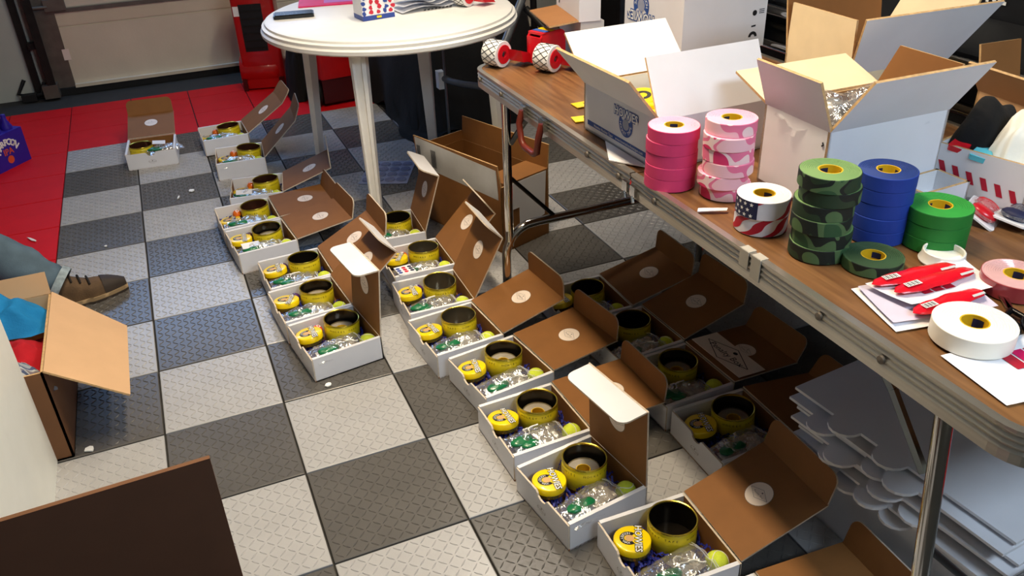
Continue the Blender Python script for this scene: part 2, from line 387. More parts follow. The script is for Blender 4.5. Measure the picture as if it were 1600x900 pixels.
m = MB(); m.box(-.05, .3, DY - .14, DY - .035, 1.52, 1.72); m.tube([(-.3, DY - .12, 1.6), (.0, DY - .12, 1.6)], .03); tpart('hinge', m, 'steel_dull')
m = MB(); m.tube([(-.75, FY - .05, .35), (-.9, FY - .1, .12), (-.7, FY - .2, .06), (-.5, FY - .25, .1), (-.42, FY - .2, .3)], .035)
m.box(-.85, -.6, FY - .3, FY - .12, .0, .12); tpart('safety_sensor', m, 'rubber')
# unseen window added on the back wall for the daylight fill; ceiling lamps
dw = struct(empty('added_window_1', (5.2, -17.35, 0)))
m = MB()
for a in ((3, 3.2, 6.3, 8.5), (7.2, 7.4, 6.3, 8.5), (3.2, 7.2, 6.3, 6.5), (3.2, 7.2, 8.3, 8.5), (5.15, 5.25, 6.5, 8.3)): m.box(a[0], a[1], -17.4, -17.28, a[2], a[3])
m.build('window_frame', 'pvc_white', dw, (-5.2, 17.35, 0))
m = MB(); m.box(3.2, 7.2, -17.38, -17.36, 6.5, 8.3); m.build('pane', 'glass', dw, (-5.2, 17.35, 0))
for i, (x, y) in enumerate(((3.15, -9.2), (5.3, -5.6))):
    e = tag(empty('ceiling_lamp', (x, y, 8.6)), ['long tube lamp on the ceiling above the middle row of boxes', 'long tube lamp on the ceiling above the gap between both tables'][i], 'lamp', 'ceiling lamps')
    m = MB(); m.box(-.35, .35, -2.1, 2.1, -.18, 0); m.build('housing', 'pvc_white', e)
    for s in (-.14, .14):
        m = MB(); m.tube([(s, -1.95, -.24), (s, 1.95, -.24)], .05); m.build('tube', 'lamp_glow', e, smooth=40)

# ------------------------------------------------------------------ mailer boxes and what is packed in them
BW, BD, BH, BL, FLP, TK = .68, .70, .25, .685, .235, .014
def build_tray():
    t = TK; m = MB(); x0, x1, y0, y1 = -BW / 2, BW / 2, -BD / 2, BD / 2
    m.box(x0, x1, y0, y1, 0, t, 1)
    tray = m
    # hinge wall (+x): white outside, kraft inside
    tray.panel([(x1, y0, 0), (x1, y1, 0), (x1, y1, BH), (x1, y0, BH)], t, 0, 1, 2)
    # folded double side walls, white on both sides
    tray.panel([(x0 + .01, y0, 0), (x1, y0, 0), (x1 - .006, y0, BH), (x0 + .01, y0, BH)], 2.2 * t, 0, 0, 0)
    tray.panel([(x1, y1, 0), (x0 + .01, y1, 0), (x0 + .01, y1, BH), (x1 - .006, y1, BH)], 2.2 * t, 0, 0, 0)
    return tray.mesh('tray', ['white_card', 'kraft', 'mailer_edge'], None, weld=False)
def build_front():
    t = TK; m = MB(); x0, y0, y1 = -BW / 2, -BD / 2 + .004, BD / 2 - .004
    nt = [(x0, y0, BH - .012)] + [(x0, y, z) for y, z in ((-.075, BH - .012), (-.055, BH - .03), (-.05, BH - .05), (-.02, BH - .066), (.02, BH - .066), (.05, BH - .05), (.055, BH - .03), (.075, BH - .012))] + [(x0, y1, BH - .012)]
    m.panel([(x0, y1, 0), (x0, y0, 0)] + nt, t, 0, 1, 2)
    return m.mesh('front_wall', ['white_card', 'kraft', 'mailer_edge'], None, weld=False)
def build_print():
    m = MB(); A = MX(-BW / 2 - .0015, 0, .1) @ RZ(-PI / 2) @ RX(PI / 2)
    for k in range(24):
        a, b = 2 * PI * k / 24, 2 * PI * (k + 1) / 24
        if k % 6 in (2,): continue
        m.face([A @ Vector((r * math.cos(t_) * 1.9, r * math.sin(t_), 0)) for r, t_ in ((.026, a), (.028, a), (.028, b), (.026, b))])
    m.face([A @ Vector((.008 * math.cos(2 * PI * i / 8), .012 + .008 * math.sin(2 * PI * i / 8), 0)) for i in range(8)])
    m.text('Penalty Box', A @ MX(0, -.004, .0003), .018)
    return m.mesh('front_print', ['ink_soft'], None, weld=False)
def build_lid():
    m = MB(); w = BD / 2 - .006
    m.panel([(0, -w, 0), (0, w, 0), (BL, w, 0), (BL, -w, 0)], TK, 0, 1, 2)     # normal ends up facing the tray's inside after opening
    return m.mesh('lid', ['white_card', 'kraft', 'mailer_edge'], None, weld=False)
def build_flap():
    m = MB(); w = BD / 2 - .012; r = .075; P = [(0, -w, 0), (0, w, 0)]
    for k in range(6): a = PI / 2 * k / 5; P.append((FLP - r + r * math.sin(a), w - r + r * math.cos(a), 0))
    for k in range(6): a = PI / 2 * k / 5; P.append((FLP - r + r * math.cos(a), -w + r - r * math.sin(a), 0))
    m.panel(P, TK, 0, 1, 2)
    return m.mesh('tuck_flap', ['white_card', 'kraft', 'mailer_edge'], None, weld=False)
def build_sticker():
    m = MB(); m.disc((0, 0, 0), .098, 28, 0); m.ring((0, 0, .0006), .095, .098, 28, 1)
    return m.mesh('sticker', ['sticker', 'ink_soft'], None, weld=False)
def diamond_print(m, A, hw, hh, lw, txt, dot, mi=0):
    c = [(-hw, 0), (0, hh), (hw, 0), (0, -hh)]
    c = [(-hw, hh * .12), (hw * .55, hh), (hw, -hh * .12), (-hw * .55, -hh)] if False else c
    for i in range(4):
        p, q = Vector(c[i]), Vector(c[(i + 1) % 4]); d = (q - p).normalized() * lw; n = Vector((-d.y, d.x))
        m.face([A @ Vector((v.x, v.y, 0)) for v in (p - n, q - n, q + n, p + n)], mi)
    m.text('Penalty Box', A @ MX(0, -hh * .12, 0), txt, mi)
    m.face([A @ Vector((dot[0] + dot[2] * math.cos(2 * PI * i / 14), dot[1] + dot[2] * .8 * math.sin(2 * PI * i / 14), 0)) for i in range(14)], mi)
def build_sprint():
    m = MB(); diamond_print(m, RZ(-PI / 2), .085, .042, .0011, .02, (.012, .02, .007)); return m.mesh('sticker_print', ['ink_soft'], None, weld=False)
MESH = dict(tray=build_tray(), front_wall=build_front(), front_print=build_print(), lid=build_lid(), tuck_flap=build_flap(), sticker=build_sticker(), sticker_print=build_sprint())
def obj(name, me, parent=None, loc=(0, 0, 0), rot=(0, 0, 0)):
    o = bpy.data.objects.new(name, me); COL.objects.link(o); o.parent = parent; o.location = Vector(loc) * T; o.rotation_euler = rot; return o
def mailer(x, y, rot, lid_a, flap_a, label, group):
    e = tag(empty('mailer_box', (x, y, 0), rad(rot)), label, 'box', group)
    obj('tray', MESH['tray'], e); fw = obj('front_wall', MESH['front_wall'], e); obj('front_print', MESH['front_print'], fw)
    # lid: local x runs away from the hinge; its kraft (inner) face looks up when open
    ld = obj('lid', MESH['lid'], e, (BW / 2 + .004, 0, BH + .004), (0, -rad(lid_a), 0))
    obj('tuck_flap', MESH['tuck_flap'], ld, (BL, 0, 0), (0, -rad(flap_a), 0))
    s = obj('sticker', MESH['sticker'], ld, (BL * .57, 0, TK + .0022), (0, 0, 0))
    obj('sticker_print', MESH['sticker_print'], ld, (BL * .57, 0, TK + .0034), (0, 0, 0))
    return e
# --- prototypes of the contents
def proto_tin(inside):
    e = empty('tape_tin'); r, h = .17, .205
    m = MB(); m.lathe([(0.001, .004), (r - .008, .004), (r - .008, h - .01)], 40); m.build('inside', inside, e, smooth=40)
    m = MB(); m.lathe([(0.001, 0), (r - .006, 0), (r, .008), (r, h - .035), (r - .004, h - .03), (r - .004, h - .008)], 40); m.build('wall', 'tin_yellow', e, smooth=50)
    m = MB(); m.lathe([(r - .009, h - .012), (r - .009, h), (r - .002, h + .003), (r + .002, h - .003), (r - .002, h - .012)], 40); m.build('rim', 'tin_rim', e, smooth=60)
    m = MB(); txt = 'HOCKEY TAPE  HOWIES  '
    for k in range(42):
        a = 2 * PI * k / 42
        m.text(txt[k % len(txt)], RZ(a) @ MX(r + .0015, 0, h - .055) @ RZ(PI / 2) @ RX(PI / 2), .026)
    m.build('lettering', 'ink', e, weld=False)
    return e
def proto_roll():
    e = empty('tape_roll')
    m = MB(); m.lathe([(.055, .075), (.055, 0), (.128, 0), (.13, .005), (.13, .075), (.128, .08), (.058, .08), (.055, .075)], 36); m.build('wound_tape', 'clear_tape', e, smooth=40)
    m = MB(); m.lathe([(.124, .003), (.124, .07), (.06, .07)], 36); m.build('tape_layers', 'grey_card', e, smooth=40)
    m = MB(); m.lathe([(.05, .0), (.05, .078), (.056, .078)], 28); m.build('core', 'core_yellow', e, smooth=40)
    m = MB(); m.lathe([(.001, .004), (.05, .004)], 24); m.build('bottom_label', 'handle_brown', e)
    return e
def logo(e, z, R, k):
    """round badge with the word mark across its top; centre area left plain"""
    A = MX(0, 0, z)
    m = MB(); m.ring((0, -.028 * k, z), .036 * k, .072 * k, 32, 0, rad(140), rad(400)); m.build('logo_ring', 'ink', e, weld=False)
    m = MB(); m.disc((0, -.02 * k, z + .0003), .036 * k, 20, 0); m.build('logo_centre', 'face_print', e, weld=False)
    m = MB(); m.arc_text('HOCKEY WAX', MX(0, -.028 * k, z + .0008), .054 * k, rad(170), rad(370), .032 * k, 0, True); m.build('logo_lettering', 'white_print', e, weld=False)
    m = MB(); m.text('HOWIES', MX(0, .045 * k, z + .0012), .076 * k, 0, .0062 * k); m.build('wordmark_outline', 'ink', e, weld=False)
    m = MB(); m.text('HOWIES', MX(0, .045 * k, z + .0018), .076 * k, 0, .0012 * k); m.build('wordmark', 'white_print', e, weld=False)
def proto_wax():
    e = empty('wax_tin'); r = .127
    m = MB(); m.lathe([(.001, 0), (r - .006, 0), (r - .003, .004), (r - .003, .05)], 36); m.build('base', 'tin_rim', e, smooth=40)
    m = MB(); m.lathe([(r - .002, .034), (r, .036), (r, .082), (r - .004, .088), (r - .01, .09), (.001, .09)], 36); m.build('lid', 'wax_yellow', e, smooth=40)
    logo(e, .0915, r, .86); return e
def proto_ball(mt):
    m = MB(); m.ball((0, 0, 0), .077, 24); o = m.build('ball', mt, smooth=80)
    return o
def seam_pts(r, n=60):
    P = []
    for i in range(n + 1):
        t = 2 * PI * i / n; a = .44; x = math.cos(t) * (1 - a) + a * math.cos(3 * t) * -1 * 0 ; 
        v = Vector((math.cos(t), math.sin(t), .55 * math.sin(2 * t))).normalized() * r; P.append(v)
    return P
def proto_bag(seed):
    rnd = random.Random(seed); e = empty('zip_bag'); L, Wd = .52, .29
    def hgt(u, v):
        env = math.sin(PI * min(1, max(0, u))) ** .6 * math.sin(PI * v) ** .6
        return env * (.075 + .05 * noise.noise((u * 5 + seed, v * 4, 0))) + .016 * noise.noise((u * 14, v * 12, seed))
    def top(u, v): return ((u - .5) * L, (v - .5) * Wd * (1 - .15 * abs(u - .5)), hgt(u, v))
    m = MB(); m.grid(22, 14, top); m.grid(8, 6, lambda u, v: ((u - .5) * L, (v - .5) * Wd * (1 - .15 * abs(u - .5)), -.012)); m.build('film', 'bag_film', e, smooth=180)
    m = MB(); m.grid(2, 10, lambda u, v: (L * (.43 + .02 * u), (v - .5) * Wd * .95, hgt(.94, v) + .006)); m.grid(2, 10, lambda u, v: (L * (.47 + .015 * u), (v - .5) * Wd * .95, hgt(.97, v) + .006)); m.build('zip_strip', 'bag_zip', e, smooth=180)
    m = MB()
    for k in range(3):
        cx, cy = rnd.uniform(-.17, -.06), rnd.uniform(-.07, .05)
        m.ball((cx, cy, .045), .078 - .008 * k, 14, 0, (1.25, .7, .32))
    for i, v in enumerate(m.v): m.v[i] = (v[0] + .012 * noise.noise((v[0] * 30, v[1] * 30, seed)), v[1], v[2] + .014 * noise.noise((v[0] * 25, v[1] * 25, seed + 9)))
    m.build('green_piece', 'green_piece', e, smooth=60)
    m = MB(); m.panel([(-.22, -.1, .0), (.02, -.11, .004), (.04, .02, .008), (-.2, .05, .004)], .004); m.build('folded_card', 'paper', e, weld=False)
    m = MB()
    for k in range(3):
        p = Vector((rnd.uniform(-.1, .05), rnd.uniform(-.08, .0), .03)); a = rnd.uniform(0, 6); path = []
        for q in range(14):
            path.append(tuple(p)); a += rnd.uniform(-.9, .9); p = p + Vector((.022 * math.cos(a), .022 * math.sin(a), rnd.uniform(-.004, .006)))
            p.x = max(-.2, min(.18, p.x)); p.y = max(-.11, min(.11, p.y)); p.z = max(.012, min(.05, p.z))
        m.tube(path, .006, 6)
    m.build('white_cord', 'cord_white', e, smooth=60)
    m = MB(); m.grid(10, 7, lambda u, v: (-.02 + .2 * u, -.09 + .17 * v, .02 + .03 * abs(noise.noise((u * 6, v * 5, seed + 4))))); m.build('foil', 'wrap_silver', e, smooth=30)
    return e
def proto_crinkle(seed):
    rnd = random.Random(seed); m = MB()
    for k in range(240):
        x, y = rnd.uniform(-.29, .29), rnd.uniform(-.3, .3); z = rnd.uniform(.03, .13); a = rnd.uniform(0, 6.3); el = rnd.uniform(-.3, .5); wv = .008
        d = Vector((math.cos(a) * math.cos(el), math.sin(a) * math.cos(el), math.sin(el))); s = Vector((-math.sin(a), math.cos(a), 0)); n = d.cross(s); P = []
        for q in range(7):
            c = Vector((x, y, z)) + d * (.02 * q) + n * (.009 if q % 2 else -.009)
            c.x = max(-.31, min(.31, c.x)); c.y = max(-.31, min(.31, c.y)); c.z = max(.018, min(.2, c.z))
            q2 = Vector((c.x - .118, c.y - .138))
            if q2.length < .19: q2 = q2.normalized() * .19; c.x = max(-.31, min(.31, .118 + q2.x)); c.y = max(-.31, min(.31, .138 + q2.y))
            P.append(c)
        if any((p - q).length > .06 for p, q in zip(P, P[1:])) or Vector((x - .118, y - .138)).length < .17: continue
        b = len(m.v)
        for c in P: m.v += [tuple(c - s * wv), tuple(c + s * wv)]
        for q in range(6): m.f.append([b + 2 * q, b + 2 * q + 1, b + 2 * q + 3, b + 2 * q + 2]); m.m.append(0)
    return m.mesh('crinkle_paper', ['crinkle'], None, weld=False)
TIN = {k: proto_tin(k) for k in ('tin_inside', 'tin_silver', 'tin_purple', 'tin_copper')}
ROLL = proto_roll(); WAX = proto_wax(); BALL = proto_ball('ball'); BAGS = [proto_bag(s) for s in (3, 11, 29)]
m = MB(); m.tube(seam_pts(.0772), .003, 6); seam = m.build('seam', 'cord_white', BALL, smooth=60)
CRK = [proto_crinkle(s) for s in (1, 2)]
CANDY = {}
for c in ('candy_orange', 'candy_purple', 'candy_maroon', 'candy_red'):
    m = MB(); m.ball((0, 0, 0), .055, 18); CANDY[c] = m.build('candy_ball', c, smooth=80)
    m = MB(); m.ring((0, 0, .0555), .012, .02, 14); m.build('swirl', 'white_print', CANDY[c], weld=False)
USED = set()
def inst(p, loc, rot, label, cat, group):
    """first use moves the prototype itself, later ones copy it with its parts"""
    if p.name in USED: o = copy_tree(p)
    else: o = p; USED.add(p.name)
    place(o, loc, rot); return tag(o, label, cat, group)
ORD = ['first', 'second', 'third', 'fourth', 'fifth', 'sixth', 'seventh', 'eighth', 'ninth']
#      key: x, y, rot, lid, flap, tin inside, roll?, candy, wax tilt
BOX = {
 'B0': (1.256, -1.064, 85.4, 13.5, 52, 'tin_copper', 0, 'candy_red'),
 'B1': (2.314, -.971, 1.8, 32.5, 20, 'tin_copper', 0, 'candy_orange'), 'B2': (2.423, -2.104, -5, 43, 25, 'tin_copper', 0, 'candy_orange'),
 'B3': (2.473, -3.462, -8.9, 20.5, 70, 'tin_copper', 0, 'candy_orange'), 'B4': (2.227, -4.292, 2.8, 1.5, 72, 'tin_copper', 0, 'candy_orange'),
 'B5': (2.287, -5.027, 5.7, 7, 70, 'tin_inside', 1, 'candy_maroon'), 'B6': (2.51, -5.998, 2.9, 26.5, 55, 'tin_inside', 0, 'candy_purple'),
 'B7': (2.518, -6.717, 5.2, 39, 95, 'tin_inside', 1, 'candy_purple'), 'B8': (2.607, -7.437, 8.1, 84.5, 95, 'tin_inside', 1, 'candy_red'),
 'M1': (3.733, -5.452, -3, 72, 80, 'tin_inside', 0, 'candy_orange'), 'M2': (3.766, -6.353, -.8, 45, 80, 'tin_silver', 0, 'candy_orange'),
 'M3': (3.695, -7.139, -1.2, 62, 72, 'tin_silver', 0, 'candy_purple'), 'M4': (3.666, -7.888, 5.1, 14, 78, 'tin_silver', 0, None),
 'M5': (3.82, -8.638, 7.7, 4.5, 82, 'tin_inside', 1, None), 'M6': (3.784, -9.425, 1.8, 1.0, 84, 'tin_inside', 1, None),
 'M7': (3.815, -10.191, 7.8, 92, 92, 'tin_inside', 1, None), 'M8': (4.054, -10.986, -1.4, 20, 55, 'tin_inside', 0, None),
 'M9': (4.06, -11.775, -2, -2, 78, 'tin_inside', 0, None),
 'R1': (5.018, -7.95, -.3, 13.5, 72, 'tin_purple', 0, None), 'R2': (5.118, -8.69, 3.2, 15, 68, 'tin_purple', 0, None),
 'R3': (5.137, -9.41, 2.6, -3, 65, 'tin_inside', 1, None), 'R4': (5.17, -10.168, -.5, -6, 62, 'tin_inside', 1, None)}
LIDTXT = {'B8': 'with its lid standing upright', 'M7': 'with its lid standing upright', 'M9': 'cut off by the picture edge'}
for key, (x, y, rot, la, fa, ins, roll, candy) in BOX.items():
    k = int(key[1]); rw = key[0]
    if key == 'B0': ph = 'lone box nearest the garage door'; lab = 'open white mailer box standing alone nearest the garage door'; grp = None
    elif rw == 'B': ph = ORD[k - 1] + ' left-row box from the garage door'; lab = 'open white mailer box, ' + ORD[k - 1] + ' of the left row from the garage door'; grp = 'open mailer boxes'
    elif rw == 'M': ph = ORD[k - 1] + ' middle-row box from the round table'; lab = 'open white mailer box, ' + ORD[k - 1] + ' of the middle row from the round table'; grp = 'open mailer boxes'
    else: ph = ORD[k - 1] + ' box under the folding table'; lab = 'open white mailer box, ' + ORD[k - 1] + ' from far of the row under the folding table'; grp = 'open mailer boxes'
    mailer(x, y, rot, la, fa, lab, 'open mailer boxes')
    A = MX(x, y, 0) @ RZ(rad(rot)); rnd = random.Random(key)
    def P(lx, ly, lz): return tuple(A @ Vector((lx, ly, lz)))
    rz = rad(rot)
    if key == 'B0':
        inst(TIN[ins], P(.02 + .06, .16, .03), (0, 0, rz), 'open yellow tin in the ' + ph, 'tin', 'yellow tins')
        inst(CANDY[candy], P(-.25, .24, .14), (0, 0, 0), 'small round red candy in the ' + ph, 'candy', 'round candies')
        inst(BAGS[0], P(-.08, -.17, .17), (0, 0, rz - 1.2), 'clear zip bag in the ' + ph, 'bag', 'zip bags')
        m = MB(); m.panel([(-.06, -.09, 0), (.06, -.09, 0), (.06, .09, 0), (-.06, .09, 0)], .006)
        tag(m.build('white_card', 'paper', None, P(-.06, -.12, .285), (.12, -.1, rz)), 'small white card on the bag in the ' + ph, 'card')
        continue
    jx, jy = rnd.uniform(-.012, .012), rnd.uniform(-.012, .012)
    tin_l = (.118 + jx, .138 + jy)
    inst(TIN[ins], P(*tin_l, .07), (rnd.uniform(-.06, .06), rnd.uniform(-.06, .06), rnd.uniform(0, 6)), 'open yellow tin in the ' + ph, 'tin', 'yellow tins')
    if roll: inst(ROLL, P(*tin_l, .085), (rnd.uniform(-.05, .05), .04, rnd.uniform(0, 6)), 'wrapped tape roll inside the tin of the ' + ph, 'tape', 'wrapped tape rolls')
    far = key in ('B1', 'B2', 'B3', 'B4')
    wz = .06 if far else .135
    inst(WAX, P(-.2 + jx, .125 + jy, wz), (rnd.uniform(-.05, .1), rnd.uniform(-.16, -.04), rz + rad(-104 + rnd.uniform(-14, 14))), 'yellow wax tin in the ' + ph, 'tin', 'wax tins')
    bx = (.245 + jx, -.215 + jy)
    inst(BALL, P(*bx, .155), (rnd.uniform(0, 6), rnd.uniform(0, 6), 0), 'yellow-green ball in the ' + ph, 'ball', 'yellow-green balls')
    inst(BAGS[k % 3], P(-.055 + jx, -.2 + jy, .185), (rnd.uniform(-.06, .06), rnd.uniform(-.05, .08), rz + rnd.uniform(-.05, .2)), 'clear zip bag with a green piece in the ' + ph, 'bag', 'zip bags')
    if candy: inst(CANDY[candy], P(-.092, .235, .16), (rnd.uniform(-.5, .5), rnd.uniform(-.5, .5), 0), 'small round ' + candy[6:] + ' candy in the ' + ph, 'candy', 'round candies')
    o = obj('crinkle_paper', CRK[k % 2], None, P(0, 0, 0), (0, 0, rz)); tag(o, 'blue crinkle paper filling the ' + ph, 'paper', 'crinkle paper', 'stuff')
    if key in ('B5', 'B3'):
        m = MB(); m.panel([(-.1, -.05, 0), (.1, -.05, 0), (.1, .05, 0), (-.1, .05, 0)], .006)
        tag(m.build('white_card', 'paper', None, P(-.16, -.2, .262), (.25, .05, rz)), 'small white card lying on the bag in the ' + ph, 'card')
    if key == 'M2':
        e = empty('trading_card', P(-.2, -.26, .262), rot=(.2, .1, rz + .25))
        m = MB(); m.box(-.1, .1, -.07, .07, 0, .006); m.build('card', 'paper', e)
        for j in range(9):
            m = MB(); m.disc((-.07 + .07 * (j % 3), -.035 + .035 * (j // 3), .007), .026, 10, 0, .016); m.build('printed_figure', ['card_blue', 'card_red', 'flag_navy'][j % 3], e, weld=False)
        tag(e, 'printed sports trading card in the ' + ph, 'card')
# card with the diamond mark on the lid of the third box under the table
x, y, rot, la = BOX['R3'][:4]
A = MX(x, y, 0) @ RZ(rad(rot)) @ MX(BW / 2, 0, BH + TK + .012) @ RY(-rad(la))
e = empty('printed_card'); e.matrix_world = Matrix.Translation((A @ Vector((.2, 0, 0))) * T) @ A.to_3x3().to_4x4()
tag(e, 'white card with a black diamond and Penalty Box lettering on a lid', 'card')
m = MB(); m.box(-.14, .14, -.33, .33, 0, .006); m.build('card', 'sticker', e)
m = MB(); diamond_print(m, MX(0, 0, .0075) @ RZ(-PI / 2), .27, .118, .0035, .088, (.03, .062, .024)); m.build('print', 'ink', e, weld=False)

# ------------------------------------------------------------------ folding table
TX0, TX1, TY0, TY1, TZ = 4.31, 6.83, -12.88, -6.96, 2.42
def rrect(x0, x1, y0, y1, r, n=8, corners=(1, 1, 1, 1)):
    P = []
    for (cx, cy, a0), on in zip(((x1 - r, y0 + r, -PI / 2), (x1 - r, y1 - r, 0), (x0 + r, y1 - r, PI / 2), (x0 + r, y0 + r, PI)), corners):
        if on: P += [(cx + r * math.cos(a0 + PI / 2 * k / n), cy + r * math.sin(a0 + PI / 2 * k / n)) for k in range(n + 1)]
        else: P.append((x1 if cx > (x0 + x1) / 2 else x0, y1 if cy > (y0 + y1) / 2 else y0))
    return P
ft = tag(empty('folding_table', ((TX0 + TX1) / 2, (TY0 + TY1) / 2, 0)), 'long folding table with a wood-grain top, aluminium rim and chrome legs', 'table')
FO = (-(TX0 + TX1) / 2, -(TY0 + TY1) / 2, 0)
YM = -9.9
for (a, b, cr) in ((TY0, YM - .006, (1, 0, 0, 1)), (YM + .006, TY1, (0, 1, 1, 0))):
    P = rrect(TX0 + .03, TX1 - .03, a + (.03 if cr[0] else 0), b - (.03 if cr[1] else 0), .2, 8, cr)
    m = MB(); m.panel([(x, y, TZ - .004) for x, y in P], .06, 0, 0, 0); m.build('table_top', 'table_wood', ft, FO)
    O = rrect(TX0, TX1, a, b, .22, 8, cr); I = rrect(TX0 + .042, TX1 - .042, a + (.042 if cr[0] else 0), b - (.042 if cr[1] else 0), .18, 8, cr)
    m = MB(); n = len(O)
    for i in range(n):
        j = (i + 1) % n
        if abs(O[i][1] - O[j][1]) < 1e-6 and abs(O[i][1] - YM) < .02: continue
        (ax, ay), (bx_, by_) = O[i], O[j]; (cx, cy), (dx, dy) = I[i], I[j]
        z0, z1 = TZ - .15, TZ + .006
        m.face([(ax, ay, z0), (bx_, by_, z0), (bx_, by_, z0 + .05), (ax, ay, z0 + .05)])
        for q in range(3):
            za, zb = z0 + .05 + q * .03, z0 + .08 + q * .03; s = .012
            ox, oy = (cx - ax) * .18, (cy - ay) * .18; px, py = (dx - bx_) * .18, (dy - by_) * .18
            m.face([(ax, ay, za), (bx_, by_, za), (bx_ + px, by_ + py, za + .015), (ax + ox, ay + oy, za + .015)]); m.face([(ax + ox, ay + oy, za + .015), (bx_ + px, by_ + py, za + .015), (bx_, by_, zb), (ax, ay, zb)])
        m.face([(ax, ay, z0 + .14), (bx_, by_, z0 + .14), (bx_, by_, z1), (ax, ay, z1)])
        m.face([(ax, ay, z1), (bx_, by_, z1), (dx, dy, z1), (cx, cy, z1)]); m.face([(cx, cy, z1), (dx, dy, z1), (dx, dy, TZ - .01), (cx, cy, TZ - .01)])
        m.face([(bx_, by_, z0), (ax, ay, z0), (cx, cy, z0), (dx, dy, z0)])
    m.build('rim', 'aluminium', ft, FO, weld=False)
def legset(y, dirn, splay):
    for x in (TX0 + .14, TX1 - .14):
        m = MB(); yb = y + splay
        m.tube([(x, y, TZ - .06), (x, y + splay * .6, .72)], .042, 14); m.build('leg', 'chrome', ft, FO, smooth=60)
        s = 1 if x < 5 else -1
        m = MB(); m.tube([(x + .02 * s, y + splay * .35, 1.45), (x + .5 * s, y + splay * .58, .93)], .02, 8); m.build('brace', 'dark_steel', ft, FO, smooth=60)
        # folding stay
        m = MB(); m.tube([(x + .06 * s, y + dirn * .6, TZ - .1), (x + .05 * s, y + dirn * .3, TZ - .34)], .026, 6); m.build('folding_stay', 'chrome', ft, FO, smooth=30)
        m = MB(); m.tube([(x + .05 * s, y + dirn * .3, TZ - .34), (x + .03 * s, y + .02 * dirn, TZ - .62)], .026, 6); m.build('folding_stay', 'chrome', ft, FO, smooth=30)
    xa, xb = TX0 + .1, TX1 - .1; P = [(xa, y + splay, 0), (xa, y + splay * .7, .62)]
    for k in range(1, 7): a = PI / 2 * k / 7; P.append((xa + .3 * (1 - math.cos(a)), y + splay * .62, .62 + .3 * math.sin(a)))
    P += [(xa + .34, y + splay * .58, .92), (xb - .34, y + splay * .58, .92)]
    for k in range(1, 7): a = PI / 2 * k / 7; P.append((xb - .3 * (1 - math.sin(a)), y + splay * .62, .62 + .3 * math.cos(a)))
    P += [(xb, y + splay * .7, .62), (xb, y + splay, 0)]
    m = MB(); m.tube(P, .045, 14); m.build('foot_frame', 'chrome', ft, FO, smooth=60)
legset(-7.45, -1, .05); legset(-12.34, 1, -.32)
# carrying handle
for yy in (-8.22, -8.6):
    m = MB(); m.box(TX0 - .04, TX0, yy - .045, yy + .045, TZ - .11, TZ - .02); m.build('handle_bracket', 'chrome', ft, FO)
m = MB(); m.tube([(TX0 - .03, -8.22, TZ - .06), (TX0 - .06, -8.22, TZ - .16), (TX0 - .06, -8.26, TZ - .3), (TX0 - .06, -8.32, TZ - .33), (TX0 - .06, -8.5, TZ - .33), (TX0 - .06, -8.56, TZ - .3), (TX0 - .06, -8.6, TZ - .16), (TX0 - .03, -8.6, TZ - .06)], .028, 8); m.build('handle', 'handle_brown', ft, FO, smooth=60)
for yy in (-7.2, -7.7, -9.3, -9.75, -10.2, -11.7, -12.1):
    m = MB(); m.lathe([(.022, 0), (.02, .012), (.001, .016)], 10, (TX0, yy, TZ - .07), M4=RY(-PI / 2)); m.build('rivet', 'steel_dull', ft, FO, smooth=40)
for yy in (-9.86, -9.96):
    m = MB(); m.box(TX0 - .02, TX0, yy - .03, yy + .03, TZ - .13, TZ - .06); m.tube([(TX0 - .015, yy, TZ - .13), (TX0 - .02, yy - .02, TZ - .17)], .012, 6); m.build('catch', 'chrome', ft, FO)
for i, yy in enumerate((-11.1, -11.2)):
    m = MB(); m.box(TX0 - .004, TX0 + .05, yy - .04, yy + .035, TZ + .007, TZ + .01); m.box(TX0 - .006, TX0 - .001, yy - .045, yy + .03, TZ - .09 - .03 * i, TZ + .01)
    tag(m.build('masking_tape_strip', 'masking_tape'), ['strip of masking tape on the table rim, nearer the flag tape', 'strip of masking tape on the table rim, nearer the camouflage rolls'][i], 'tape')
ZT = TZ + .002
